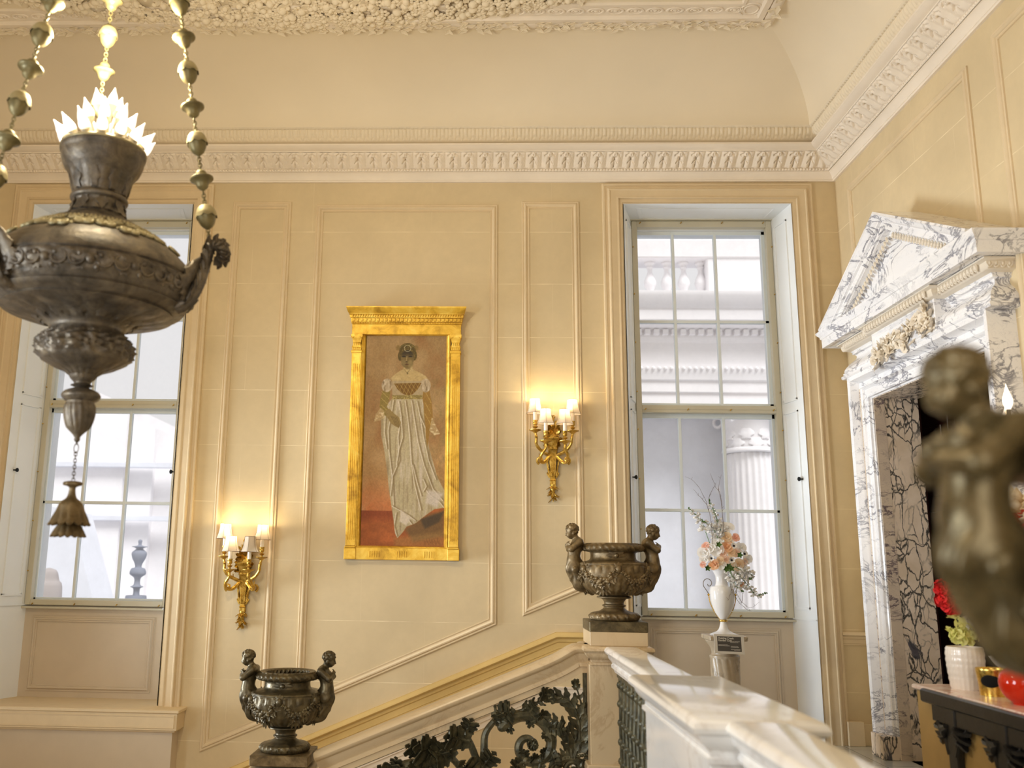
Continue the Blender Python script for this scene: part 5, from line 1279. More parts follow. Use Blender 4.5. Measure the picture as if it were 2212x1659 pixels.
# flame bulbs
bp = smooth_prof([(.010, 0), (.0165, .012), (.025, .036), (.0245, .056), (.016, .082), (.008, .100), (.002, .120)], 4)
bb = MB(); lathe(bb, [p for p in bp if p[1] >= .030], 14); sk = MB(); lathe(sk, [p for p in bp if p[1] <= .036], 14); stm = MB(); lathe(stm, [(.007, -.10), (.008, 0), (.011, .002)], 10)
first = None; kb = 0
for n_, r0, z0, tl, off in ((14, .155, 1.935, .72, .1), (8, .085, 2.03, .45, .3), (4, .04, 2.11, .22, .8)):
    for k in range(n_):
        a = off + k * 2 * PI / n_
        m = T((r0 * math.cos(a), r0 * math.sin(a), z0 - 1.35)) @ RZ(a) @ RY(tl)
        if first is None:
            o = build('flame_bulb', bb, M['crown_bulb']); o2 = build('bulb_socket', sk, M['socket']); o3 = build('bulb_stem', stm, M['socket']); first = (o, o2, o3)
            for q in first: q.parent = CH; q.matrix_local = m
        else:
            for nm, q in zip(('flame_bulb', 'bulb_socket', 'bulb_stem'), first): obj_at(nm, q, CH, m)
# small lower pendant: chain and leaf tassel
mb = MB(); torus(mb, (0, 0, .492), .013, .0024, 16, 6, RX(PI / 2) @ SCL(.8, 1.6, 1))
for j in range(9): torus(mb, (0, 0, .466 - j * .0145), .008, .0022, 12, 5, RZ(j * PI / 2 + .4) @ RX(PI / 2) @ SCL(.8, 1.25, 1))
ch('pendant_chain', mb, M['lamp_bronze'])
mb = MB(); lathe(mb, smooth_prof([(.001, .345), (.020, .345), (.036, .340), (.037, .328), (.022, .322), (.014, .315), (.015, .295), (.020, .275), (.030, .262)], 3), 24, disp=lambda th, i, R, Z: .004 * np.sin(th * 6) * (R > .03))
def fr2(a0, z1): return lambda th, i, R, Z: (.010 * np.abs(np.sin(th * 7)) * np.clip((z1 + .05 - Z) / .05, 0, 1), -.012 * np.abs(np.sin(th * 7)) * (Z < z1 + .008))
lathe(mb, dense([(.030, .264), (.050, .245), (.060, .215), (.070, .185), (.082, .165), (.078, .160), (.045, .165), (.02, .17)], .008), 84, disp=fr2(0, .168))
lathe(mb, dense([(.035, .165), (.050, .145), (.058, .125), (.068, .113), (.062, .110), (.03, .115)], .008), 84, disp=fr2(0, .116))
ch('leaf_tassel', mb, M['bronze_warm'], angle=60)
point('crown_light', (AX, AY, 2.40), 108, (1.0, .86, .60), .10)

# ------------------------------------------------------------------ twisted pedestal, white vase and flower arrangement before the window
PX, PY = 1.915, 7.32
PD = empty('twisted_pedestal', (PX, PY, FL)); tag(PD, 'spiral fluted stone pedestal column carrying the white vase of flowers', 'pedestal')
M['ped'] = m_marble('streaked_beige_stone', (.76, .70, .60), (.50, .45, .38), (.64, .57, .48), 3.5, .3, .5, (1, 1, .5), 2)
H = -.485 - FL
mb = MB(); lathe(mb, dense([(.100, .16), (.102, H - .17)], .012), 96, disp=lambda th, i, R, Z: .007 * np.abs(np.sin(th * 6 + Z * 9.0)) ** .6); build('shaft', mb, M['ped'], PD, angle=60)
mb = MB(); lathe(mb, smooth_prof([(.001, H - .165), (.103, H - .17), (.112, H - .165), (.112, H - .150), (.100, H - .145), (.098, H - .12), (.108, H - .09), (.128, H - .06), (.138, H - .045), (.14, H - .035)], 3), 48); box(mb, -.142, .142, -.142, .142, H - .036, H, .006); build('capital', mb, M['ped'], PD)
mb = MB(); box(mb, -.15, .15, -.15, .15, 0, .06, .004); lathe(mb, smooth_prof([(.14, .06), (.148, .075), (.14, .092), (.12, .10), (.125, .12), (.118, .135), (.10, .16)], 3), 48); build('base', mb, M['ped'], PD)
M['porcelain'] = m_plain('white_porcelain', (.93, .93, .93), .12, var=.01); M['gilt'] = m_metal('bright_gilt', (.75, .58, .22), (.90, .74, .36), (.97, .87, .55), .9, .25, 20, .05, 60)
M['pewter'] = m_metal('antique_silver_wire', (.30, .28, .25), (.48, .45, .40), (.65, .6, .52), .8, .35, 30, .1, 60)
VS = empty('white_urn_vase', (PX, PY, -.485)); tag(VS, 'slender white porcelain amphora with a gilt ring and wire scroll handle on the pedestal', 'vase')
mb = MB(); lathe(mb, smooth_prof([(.001, 0), (.098, 0), (.099, .006), (.085, .014), (.055, .026), (.036, .045), (.027, .07), (.022, .092), (.022, .10)], 4), 48); build('foot', mb, M['porcelain'], VS)
mb = MB(); lathe(mb, smooth_prof([(.022, .098), (.030, .102), (.031, .112), (.022, .117)], 4), 40); build('gilt_ring', mb, M['gilt'], VS)
mb = MB(); lathe(mb, smooth_prof([(.022, .115), (.042, .140), (.068, .185), (.086, .24), (.093, .30), (.092, .335), (.083, .360), (.080, .362), (.060, .364), (.050, .372), (.044, .395), (.043, .43), (.050, .46), (.066, .485), (.076, .497), (.070, .497), (.058, .47), (.036, .43), (.001, .42)], 4), 64); build('body', mb, M['porcelain'], VS)
def rel(l): return [(x - PX, 0, z + .485) for x, z in l]
hl = [(1.813, -.178), (1.797, -.152), (1.777, -.122), (1.775, -.095), (1.787, -.073), (1.809, -.065), (1.831, -.076), (1.839, -.098), (1.828, -.118), (1.812, -.118), (1.808, -.104)]
mb = MB(); tube(mb, smooth_prof(rel(hl), 5), .0028, 7); tube(mb, smooth_prof([(2.017 - PX, -.0, .30), (2.035 - PX, .03, .34), (2.05 - PX, .05, .39), (2.03 - PX, .06, .42), (2.0 - PX, .06, .41)], 5), .0028, 7); build('wire_handle', mb, M['pewter'], VS)
mb = MB()
for l in ([(1.812, -.185), (1.820, -.24), (1.840, -.292), (1.865, -.336), (1.888, -.366)], [(2.018, -.184), (2.013, -.237), (1.994, -.294), (1.972, -.334), (1.949, -.365)]):
    p = smooth_prof(rel(l), 6); last = None
    for q in p:
        if last is None or math.dist(q, last) > .0085: sphere(mb, q, .0050, 7, 5); last = q
    sphere(mb, p[0], .009, 8, 6)
build('beaded_chain', mb, M['gilt'], VS)

# sign leaning on the pedestal
SG = empty('card_sign', (1.911, 7.165, -.541)); SG.rotation_euler = (math.radians(-8), math.radians(1.2), math.radians(2)); tag(SG, 'small white bordered grey card sign with white lettering leaning on the pedestal', 'sign')
M['card'] = m_plain('white_card', (.93, .92, .89), .6, var=.01); M['card_grey'] = m_plain('grey_print', (.34, .33, .32), .6, var=.02)
mb = MB(); box(mb, -.112, .112, -.003, .003, -.070, .070); build('card', mb, M['card'], SG, smooth=False)
mb = MB(); box(mb, -.088, .090, -.0040, -.0028, -.052, .055); build('printed_panel', mb, M['card_grey'], SG, smooth=False)
fc = bpy.data.curves.new('sign_text', 'FONT'); fc.body = 'Hunting Creek\nGarden Club'; fc.size = .0195; fc.extrude = .0003; fc.offset = .0004; fc.space_line = .85; fc.materials.append(M['card'])
tmp = bpy.data.objects.new('tmp', fc); COL.objects.link(tmp); bpy.context.view_layer.update()
fm = bpy.data.meshes.new_from_object(tmp.evaluated_get(bpy.context.evaluated_depsgraph_get())); bpy.data.objects.remove(tmp)
fo = bpy.data.objects.new('lettering', fm); COL.objects.link(fo); fo.parent = SG; fo.location = (-.082, -.0046, .036); fo.rotation_euler = (PI / 2, 0, 0)
mb = MB(); r_ = random.Random(3)
for x, z, n_, w in ((-.082, -.004, 1, .07), (-.082, -.012, 1, .085), (.008, .020, 1, .072), (.008, .013, 1, .06), (.010, -.014, 1, .055), (.010, -.021, 2, .06), (.010, -.036, 1, .07), (.034, -.044, 1, .045)):
    xx = x
    while xx < x + w:
        l = r_.uniform(.002, .0055); box(mb, xx, min(xx + l, x + w), -.0046, -.0040, z - .0015, z + .0012); xx += l + .0013
build('small_print', mb, M['card'], SG, smooth=False)

# flowers
def m_petal(name, c, c2): 
    t = NT(name); g = t.ramp(t.noise(30, 3), [(.3, lin(c)), (.7, lin(c2))]); tl = t.n('ShaderNodeBsdfTranslucent'); t.l(g, tl.inputs[0]); ms = t.n('ShaderNodeMixShader'); ms.inputs[0].default_value = .35
    t.set(color=g, rough=.6); t.l(t.b.outputs[0], ms.inputs[1]); t.l(tl.outputs[0], ms.inputs[2]); t.l(ms.outputs[0], t.out.inputs[0]); return t.m
M['cream'] = m_petal('cream_petals', (.97, .87, .72), (.99, .92, .82)); M['peach'] = m_petal('peach_petals', (.98, .77, .58), (.99, .86, .72)); M['salmon'] = m_petal('salmon_petals', (.97, .74, .65), (.99, .85, .78))
M['blush'] = m_petal('blush_petals', (.97, .84, .74), (.99, .90, .83)); M['white'] = m_petal('white_petals', (.96, .95, .93), (.99, .985, .98)); M['green'] = m_petal('leaf_green', (.26, .42, .18), (.44, .58, .30)); M['stem'] = m_petal('stem_green', (.42, .58, .34), (.55, .70, .46))
M['black_eye'] = m_plain('anemone_eye', (.08, .08, .14), .7); M['twig'] = m_plain('bare_twig', (.42, .36, .32), .8)
ROSES = [(1.967, .257, 38, 'cream', 'cream rose high in the bouquet beside the salmon one'), (2.037, .255, 30, 'salmon', 'salmon rose at the upper right edge of the bouquet'), (1.964, .187, 45, 'peach', 'large peach rose in the centre of the bouquet'), (1.859, .044, 36, 'peach', 'peach rose resting on the left of the vase rim'), (1.802, .185, 28, 'salmon', 'small salmon rose half hidden at the upper left of the bouquet'),
 (2.043, .038, 48, 'cream', 'largest cream rose at the lower right of the bouquet'), (1.905, .07, 32, 'cream', 'cream rose low in the bouquet, right of the left black-eyed anemone'), (1.957, .081, 28, 'blush', 'small blush rose low in the middle of the bouquet'), (2.038, .136, 32, 'blush', 'blush rose left of the right-hand anemone'), (1.934, .126, 30, 'blush', 'blush rose below the large peach rose'), (2.096, .066, 26, 'blush', 'small blush rose right of the largest cream rose'),
 (1.917, .036, 30, 'white', 'white rose directly over the vase rim'), (1.882, .156, 45, 'white', 'large white rose left of the central peach rose'), (1.828, .165, 38, 'white', 'white bloom beside the small salmon rose'), (1.784, .132, 38, 'white', 'white bloom at the far left edge of the bouquet'), (1.789, .083, 32, 'white', 'white bloom low on the left edge of the bouquet'), (1.775, .043, 22, 'salmon', 'tiny salmon bud at the lowest left of the bouquet'),
 (1.976, .335, 42, 'white', 'white ruffled rose topmost of the roses'), (2.121, .088, 34, 'white', 'white bloom at the far right edge of the bouquet'), (2.076, .177, 34, 'white', 'white bloom above the right-hand anemone'), (2.041, -.038, 40, 'white', 'white rose hanging below the bouquet on the right'), (2.064, -.105, 22, 'peach', 'peach bud lowest on the trailing right side'),
 (2.002, .136, 30, 'cream', 'cream rose under the upper anemone'), (1.998, .037, 28, 'white', 'white bloom above the green leaves at the vase rim'), (1.993, .225, 24, 'white', 'small white bloom between the peach and salmon roses'), (1.889, .215, 30, 'white', 'white bloom at the foot of the tall spikes'), (2.087, .021, 26, 'white', 'small white bloom under the right edge of the bouquet')]
UP = Vector((0, 0, 0)); BC = Vector((1.95, 7.34, .10))
for k, (x, z, r, c, lab) in enumerate(ROSES):
    dx, dz_ = x - BC.x, z - BC.z; dy = -.10 + .55 * (dx * dx + dz_ * dz_) / .05 * .10
    y = PY + max(-.13, min(.02, dy)) - .02
    s = y / 7.3; p = Vector((x * s, y, z * s)); d = (p - BC); d.y -= .22; d.normalize()
    m = T(p) @ d.to_track_quat('Z', 'Y').to_matrix().to_4x4()
    R = r / 1118 * (1.2 if c == 'white' else 1.08); mb = MB(); rose(mb, T((0, 0, -R * .35)), R * 1.05, 13 if c != 'white' else 10, k, .95, 5)
    o = build('rose', mb, M[c], angle=80); o.matrix_world = m
    tag(o, lab, 'flower', 'roses and blooms in the white vase')
for k, ((x, z), lab) in enumerate(zip([(1.841, .091), (2.015, .188), (2.094, .128), (1.994, .08)], ('white anemone with a black eye at the lower left of the bouquet', 'white anemone with a black eye beside the large peach rose', 'white anemone with a black eye at the right of the bouquet', 'small anemone with a black eye low in the centre of the bouquet'))):
    s = (PY - .15) / 7.3; p = Vector((x * s, PY - .15, z * s)); d = (p - BC); d.y -= .15; d.normalize(); m = T(p) @ d.to_track_quat('Z', 'Y').to_matrix().to_4x4()
    mb = MB()
    for q in range(9): leaf(mb, RZ(q * 2.4) @ RY(-.25 - .1 * (q % 3)), .030, .012, .4, 1, 5, .0006, .3)
    o = build('anemone', mb, M['white'], angle=80); o.matrix_world = m; e = MB(); sphere(e, (0, 0, .006), .0085, 12, 8, (1, 1, .7)); build('eye', e, M['black_eye'], o); tag(o, lab, 'flower', 'anemones in the white vase')
for k, (x, z) in enumerate([(2.056, .119), (1.966, .032), (1.947, .01), (1.985, .016), (1.804, .016), (1.897, .197)]):
    mb = MB(); r_ = random.Random(k)
    for q in range(5): leaf(mb, T((x * .985, PY - .14, z * .985)) @ RX(PI / 2) @ RZ(q * 1.25 + k) @ RY(-.3), .030, .010, .5, 2, 7, .001)
    tag(build('leaf_sprig', mb, M['green'], angle=80), ('dark green leaf tuft among the roses at the right', 'green leaves in front of the vase rim', 'green leaves hanging over the rim on the left', 'green leaves hanging over the rim on the right', 'green leaf tuft under the left edge of the bouquet', 'small green leaf tuft at the foot of the spikes')[k], 'leaves', 'leaf tufts in the bouquet')
SPK = [([(1.86, .12), (1.818, .25), (1.778, .367), (1.726, .43), (1.677, .482)], 'left'), ([(1.93, .12), (1.924, .197), (1.915, .324), (1.872, .46), (1.838, .546)], 'tallest'), ([(1.9, .12), (1.898, .215), (1.883, .287), (1.84, .341), (1.781, .385)], 'shortest of the rising'), ([(1.95, .08), (1.948, .126), (1.936, .252), (1.905, .369), (1.873, .478)], 'second from right of the rising'),
 ([(1.96, .02), (1.978, -.008), (2.006, -.069), (2.026, -.122), (2.069, -.157)], 'nearest the vase of the trailing'), ([(2.02, .03), (2.068, .003), (2.112, -.005), (2.142, -.032), (2.129, -.063)], 'topmost of the trailing'), ([(1.99, .02), (2.031, -.016), (2.107, -.103), (2.166, -.181), (2.249, -.162)], 'longest trailing')]
for k, (l, lab) in enumerate(SPK):
    yy = PY - .04 - .02 * (k % 3) - (.06 if k > 3 else 0); s = yy / 7.3; p = smooth_prof([(a * s, yy, b * s) for a, b in l], 8); n_ = len(p); r_ = random.Random(k + 20)
    mb = MB(); tube(mb, p, [.0030 * (1 - .6 * i / n_) for i in range(n_)], 6); root = build('flower_spike', mb, M['stem'])
    mb = MB(); gb_ = MB()
    for i in range(int(n_ * .36), n_):
        t_ = i / n_; sz = .030 * (1 - .70 * (t_ - .36) / .64)
        for q in range(3 if t_ < .85 else 2):
            off = Vector((r_.uniform(-1, 1), r_.uniform(-1, 1), r_.uniform(-.6, .6))).normalized() * sz * .9
            c = Vector(p[i]) + off
            if t_ < .87:
                for w in range(3): leaf(mb, T(c) @ off.to_track_quat('X', 'Z').to_matrix().to_4x4() @ RX(w * 2.1) @ RY(.5), sz * 1.15, sz * .5, .8, 1, 4, .0005)
                if r_.random() < .35: sphere(gb_, c - off * .5, .0035, 6, 4)
            else: sphere(gb_, c - off * .3, .0045, 6, 5, (1, 1, 1.4))
    build('blossoms', mb, M['white'], root, angle=80); build('buds', gb_, M['green'], root)
    tag(root, f'{lab} spike of small white blossoms with green buds', 'flower spike', 'white blossom spikes in the vase')
TWG = [[(1.86, .2), (1.855, .368), (1.829, .505), (1.796, .596), (1.736, .688), (1.668, .726)], [(1.95, .3), (1.945, .46), (1.937, .589), (1.899, .653), (1.867, .754)], [(1.95, .3), (1.944, .479), (1.926, .644), (1.953, .746)], [(1.84, .46), (1.852, .578), (1.889, .643), (1.909, .68)], [(1.83, .5), (1.794, .55), (1.759, .586), (1.733, .623)], [(1.95, .02), (1.968, -.017), (1.989, -.14), (2.009, -.193)],
 [(1.99, -.1), (2.022, -.21), (2.055, -.254), (2.106, -.296), (2.133, -.3)], [(2.0, -.08), (2.024, -.166), (2.065, -.236), (2.125, -.279), (2.199, -.234)], [(2.06, -.245), (2.073, -.174), (2.042, -.157)], [(1.98, -.1), (1.989, -.149), (1.969, -.202), (1.959, -.229)]]
TL = ('curving up and far left over the bouquet', 'rising highest over the middle of the bouquet', 'forked straight up beside the highest twig', 'thin and leaning right of the left twig', 'thin side shoot pointing left above the spikes', 'hanging straight down beside the vase', 'lowest one hanging right of the vase', 'hanging in a wide arc to the right', 'curling loop low at the right of the vase', 'short hooked one in front of the vase handle')
for k, l in enumerate(TWG):
    s = .985; p = smooth_prof([(a * s, PY - .11, b * s) for a, b in l], 6)
    mb = MB(); tube(mb, [(a + .002 * math.sin(i), b + .002 * math.cos(i * 1.7), c) for i, (a, b, c) in enumerate(p)], [.0021 * (1 - .7 * i / len(p)) for i in range(len(p))], 5)
    for j in range(6, len(p) - 1, 5): tube(mb, [p[j], (p[j][0] + .016 * math.cos(j), p[j][1], p[j][2] + .018)], [.0012, .0005], 4)
    tag(build('bare_twig', mb, M['twig']), 'bare brown twig ' + TL[k], 'twig', 'bare twigs in the flower arrangement')

# ------------------------------------------------------------------ console table by the doorway with its ornaments (near the right edge)
TB = empty('console_table', (2.8, 4.4, FL)); tag(TB, 'tan console with pale marble top and dark carved wood front by the right wall', 'table')
def tb(name, mb, mat, par=None, **k): return build(name, mb.xf(T((-2.8, -4.4, -FL))), mat, par or TB, **k)
M['tan'] = m_plain('tan_lacquer_side', (.74, .62, .40), .45, var=.12, scale=4); M['ebony'] = m_plain('blackened_carved_wood', (.13, .125, .125), .3, var=.4, scale=8, bump=.2); M['pink_marble'] = m_marble('pale_pink_marble', (.93, .85, .80), (.84, .62, .54), (.90, .74, .67), 5, .2, .5)
TZ = -.605
mb = MB(); box(mb, 2.475, 3.04, 3.35, 5.44, FL, TZ - .03, .004); tb('cabinet', mb, M['tan'])
mb = MB(); box(mb, 2.455, 3.05, 3.33, 5.46, TZ - .028, TZ, .008); tb('marble_top', mb, M['pink_marble'])
mb = MB(); box(mb, 2.425, 2.462, 3.30, 5.30, TZ - .075, TZ - .006, .008); box(mb, 2.445, 2.475, 3.30, 5.22, TZ - .16, TZ - .075, .004); box(mb, 2.445, 2.475, 3.30, 5.05, FL + .20, FL + .26, .004); tb('carved_apron', mb, M['ebony'])
for a in (5.02, 4.56, 4.10, 3.64):
    mb = MB(); box(mb, 2.438, 2.476, a - .045, a + .045, FL, TZ - .07, .006); tb('leg', mb, M['ebony'])
    mb = MB()
    for s in (-1, 1):
        for j in range(3): leaf(mb, T((2.448, a + s * .045, TZ - .16)) @ RZ(PI / 2 * s) @ RY(.5 + j * .4) , .14, .035, .9, 3, 8, .02)
        tube(mb, [(2.45, a + s * .04, TZ - .30), (2.45, a + s * .075, TZ - .22), (2.45, a + s * .15, TZ - .16)], [.02, .018, .014], 7)
    tb('bracket', mb, M['ebony'])
# hobnail vase, its flowers
HV = (2.655, 5.24, TZ)
mb = MB(); lathe(mb, dense(smooth_prof([(.001, .0), (.070, .0), (.078, .006), (.084, .05), (.090, .12), (.092, .18), (.088, .215), (.084, .218), (.080, .20), (.001, .19)], 4), .007), 90, HV, disp=lambda th, i, R, Z: .004 * np.abs(np.sin(th * 12)) * np.abs(np.sin(Z * 95)) * (R > .07) * (Z < .21))
M['milk'] = m_plain('milk_glass', (.92, .88, .83), .18, var=.02); tag(build('hobnail_vase', mb, M['milk'], angle=60), 'white milk glass hobnail vase at the left end of the marble-topped console', 'vase')
M['red'] = m_plain('crimson_celosia', (.78, .07, .06), .8, var=.35, scale=40); M['lime'] = m_petal('lime_yellow_petals', (.85, .86, .48), (.95, .93, .66)); M['yellow'] = m_petal('yellow_petals', (.93, .80, .28), (.97, .88, .45))
def lump(c, R, n_, seed, mat, name, sz=.02, sq=(1, 1, 1)):
    r_ = random.Random(seed); mb = MB()
    for k in range(n_):
        v = Vector((r_.gauss(0, 1), r_.gauss(0, 1), r_.gauss(0, 1))).normalized(); p = Vector(c) + Vector((v.x * sq[0], v.y * sq[1], v.z * sq[2])) * R * r_.uniform(.6, 1)
        m = T(p) @ v.to_track_quat('Z', 'Y').to_matrix().to_4x4(); rose(mb, m, sz * r_.uniform(.8, 1.2), 6, k + seed, 1, 3)
    return build(name, mb, mat, angle=80)
for c, R, lab in (((2.56, 5.22, -.075), .038, 'topmost crimson ruffled bloom by the blurred statue'), ((2.555, 5.20, -.135), .040, 'middle crimson ruffled bloom by the blurred statue'), ((2.60, 5.22, -.175), .042, 'lowest crimson ruffled bloom, just above the yellow-green ones')):
    o = lump(c, R, 26, int(c[2] * -1000), M['red'], 'celosia_bloom', .024); tag(o, lab, 'flower', 'crimson blooms on the console')
for c, R, mt, lab in (((2.60, 5.20, -.262), .040, 'lime', 'pale yellow-green bloom highest at the left over the hobnail vase'), ((2.655, 5.17, -.315), .045, 'lime', 'pale yellow-green bloom on the rim of the hobnail vase'), ((2.69, 5.2, -.27), .045, 'white', 'white bloom over the hobnail vase partly behind the statue'), ((2.60, 5.17, -.33), .034, 'lime', 'pale yellow-green bloom hanging at the left of the hobnail vase'), ((2.80, 5.09, -.375), .040, 'yellow', 'golden yellow bloom in the footed white bowl, left one'), ((2.87, 5.06, -.38), .040, 'yellow', 'golden yellow bloom in the footed white bowl, right one')):
    o = lump(c, R, 14, int(c[0] * 1000 - c[2] * 100), M[mt], 'bloom', .028); tag(o, lab, 'flower', 'yellow and white blooms on the console')
mb = MB()
for q in range(5): leaf(mb, T((2.74, 5.14, -.34)) @ RZ(q * 1.3) @ RY(-.5 - q * .2), .07, .022, .6, 1, 7, .002)
tag(build('leaf_sprig', mb, M['green'], angle=80), 'bright green leaves between the hobnail vase and the footed bowl', 'leaves')
mb = MB(); lathe(mb, smooth_prof([(.001, 0), (.055, 0), (.058, .008), (.025, .02), (.016, .05), (.02, .085), (.055, .105), (.10, .135), (.128, .175), (.130, .18), (.122, .178), (.09, .145), (.001, .12)], 4), 48, (2.84, 5.08, TZ)); tag(build('footed_bowl', mb, M['milk']), 'white footed bowl of yellow flowers behind the gilt cup', 'bowl')
GC = empty('gilt_cup', (2.66, 4.99, TZ)); tag(GC, 'shiny gilt cup with a black oval patch between the hobnail vase and red vase', 'cup')
mb = MB(); lathe(mb, smooth_prof([(.001, 0), (.062, 0), (.066, .006), (.070, .06), (.078, .125), (.075, .125), (.066, .06), (.001, .012)], 4), 40); build('body', mb, M['gilt'], GC)
mb = MB(); d_ = Vector((-2.62, -4.99, .2)).normalized(); sphere(mb, Vector((0, 0, .075)) + Vector((d_.x, d_.y, 0)).normalized() * .064 + Vector((-.014, .0, 0)), .044, 16, 10, (1, .35, .72), RZ(math.atan2(d_.y, d_.x) + PI / 2)); build('black_patch', mb, m_plain('matte_black', (.01, .01, .01), .95), GC)
M['redglaze'] = m_plain('glossy_red_glaze', (.82, .18, .08), .08, var=.08)
mb = MB(); lathe(mb, smooth_prof([(.001, 0), (.045, 0), (.05, .008), (.085, .04), (.102, .09), (.092, .14), (.058, .170), (.05, .185), (.058, .195), (.05, .195), (.04, .17), (.001, .16)], 4), 48, (2.62, 4.66, TZ)); tag(build('red_vase', mb, M['redglaze']), 'glossy orange-red round vase on the console at the right edge', 'vase')
# red ribbon arrangement seen past the statue
RB = empty('ribbon_arrangement', (2.80, 4.86, TZ)); tag(RB, 'tall arrangement of red ribbon loops and cream leaves at the right edge behind the statue', 'flower arrangement')
mb = MB(); r_ = random.Random(6)
for k in range(9):
    a = k * .7; p = [(.03 * math.cos(a), .03 * math.sin(a), .80), (.10 * math.cos(a + .2), .10 * math.sin(a + .2), .86 + .06 * math.sin(k)), (.15 * math.cos(a + .6), .15 * math.sin(a + .6), .90 - .05 * (k % 3)), (.08 * math.cos(a + .9), .08 * math.sin(a + .9), .93 - .12 * (k % 2)), (.02, .0, .82)]
    tube(mb, smooth_prof(p, 6), .017, 7, flat=.35)
build('ribbon', mb, m_plain('red_satin_ribbon', (.83, .22, .12), .35, var=.15), RB)
mb = MB()
for k in range(40):
    a = r_.uniform(0, 6.28); leaf(mb, T((.05 * math.cos(a), .05 * math.sin(a), r_.uniform(.78, .98))) @ RZ(a) @ RY(-r_.uniform(-.3, .9)), r_.uniform(.10, .17), .030, .6, 3, 7, .002)
build('cream_leaves', mb, m_petal('cream_leaf', (.85, .76, .58), (.95, .90, .78)), RB, angle=80)
mb = MB(); lathe(mb, smooth_prof([(.001, 0), (.07, 0), (.075, .01), (.03, .05), (.02, .2), (.02, .6), (.05, .75), (.08, .80), (.001, .79)], 4), 32); build('stand', mb, M['gilt'], RB)
# wall sconce with clear flame bulbs on the right wall
RS = empty('clear_bulb_sconce', (XR, 5.2, .70)); tag(RS, 'wall sconce with clear flame bulbs on the right wall beyond the statue', 'wall lamp')
t = NT('clear_bulb_glass'); M['clear'] = t.set(color=(1, .97, .92), rough=.02, trans=.75, ior=1.25, emit=(1, .85, .65), emits=.9)
t = NT('glowing_filament'); M['fil'] = t.set(color=(1, .8, .4), emit=(1.0, .66, .28), emits=3.0)
mb = MB(); lathe(mb, [(.001, 0), (.05, .0), (.055, .01), (.03, .025), (.001, .03)], 24); mb.xf(T((0, 0, .0)) @ RY(-PI / 2)); build('back_plate', mb, M['brass'], RS)
for dx, dy, dz_ in ((-.23, .08, .215), (-.20, -.12, .235), (-.17, .20, .14)):
    mb = MB(); tube(mb, smooth_prof([(-.02, 0, 0), (-.10, dy * .5, -.06), (dx, dy, -.02), (dx, dy, dz_ - .10)], 6), .008, 8); lathe(mb, [(.01, -.11), (.03, -.10), (.012, -.09), (.010, -.08)], 16, (dx, dy, dz_)); ar = build('arm', mb, M['brass'], RS)
    mb = MB(); lathe(mb, [(.011, -.09), (.011, .015), (.001, .016)], 12, (dx, dy, dz_)); build('candle_sleeve', mb, M['pewter'], ar)
    mb = MB(); lathe(mb, smooth_prof([(.010, .012), (.024, .045), (.026, .075), (.014, .115), (.004, .150), (.001, .165)], 4), 16, (dx, dy, dz_)); build('bulb', mb, M['clear'], ar)
    mb = MB(); lathe(mb, smooth_prof([(.002, .03), (.008, .06), (.007, .09), (.001, .115)], 3), 10, (dx, dy, dz_)); build('filament', mb, M['fil'], ar)

# ------------------------------------------------------------------ outdoors seen through the panes
sun = bpy.data.lights.new('facade_fill_sun', 'SUN'); sun.energy = 2.3; sun.angle = math.radians(25); sun.color = (1, .985, .96)  # sun lamp added to brighten the facades under an overcast sky
so = bpy.data.objects.new('facade_fill_sun', sun); COL.objects.link(so); so.rotation_euler = Vector((-.35, .62, -.95)).to_track_quat('-Z', 'Y').to_euler()
M['stone'] = m_plain('pale_limestone_outdoors', (.93, .92, .925), .85, var=.03, scale=2); M['stone_g'] = m_plain('grey_limestone_outdoors', (.86, .87, .90), .85, var=.05, scale=2)
PB = empty('portico', (4, 15, -3)); tag(PB, 'white stone portico with balustrade, entablature and fluted columns outside the right window', 'building')
def pb_(name, mb, mat, **k): return build(name, mb.xf(T((-4, -15, 3))), mat, PB, **k)
y_ = 14.35
mb = MB(); box(mb, 0, 9, y_ + .9, y_ + 1.2, -6, 4.0); pb_('rear_wall', mb, M['stone_g'], smooth=False)
mb = MB(); box(mb, 0, 9, y_ - .05, y_ + .5, 4.98, 5.30, .02); box(mb, 0, 9, y_, y_ + .4, 4.27, 4.40, .02); box(mb, 3.74, 5.6, y_ - .02, y_ + .42, 4.38, 5.0, .02); pb_('parapet', mb, M['stone'], smooth=False)
bmm = MB(); lathe(bmm, smooth_prof([(.085, 4.40), (.085, 4.44), (.05, 4.47), (.07, 4.53), (.098, 4.60), (.09, 4.67), (.045, 4.78), (.04, 4.86), (.06, 4.88), (.05, 4.92), (.085, 4.95), (.085, 4.98)], 4), 20)
b0 = None
for k in range(12):
    x = .66 + k * .275
    if b0 is None: b0 = pb_('baluster', bmm, M['stone']); b0.location = (x, y_ + .2, 0)
    else: q = b0.copy(); COL.objects.link(q); q.parent = PB; q.location = (x, y_ + .2, 0)
mb = MB(); pr = [(0, 2.55), (.0, 2.75), (.04, 2.76), (.04, 2.93), (.08, 2.95), (.10, 3.05), (.12, 3.10), (.12, 3.16), (.02, 3.18), (.02, 3.56), (.08, 3.60), (.10, 3.64), (.10, 3.74), (.30, 3.78), (.42, 3.84), (.42, 4.02), (.46, 4.04), (.50, 4.12), (.56, 4.20), (.56, 4.27), (0, 4.27)]
loft(mb, [[(x, y_ - a, z) for a, z in pr] + [(x, y_ + .8, 4.27), (x, y_ + .8, 2.55)] for x in (0, 9)], True, True); pb_('entablature', mb, M['stone'])
mb = MB()
for k in range(60): box(mb, 1 + k * .14, 1 + k * .14 + .085, y_ - .2, y_ - .09, 3.66, 3.74)
for k in range(90): sphere(mb, (1 + k * .095, y_ - .115, 3.12), .034, 7, 5)
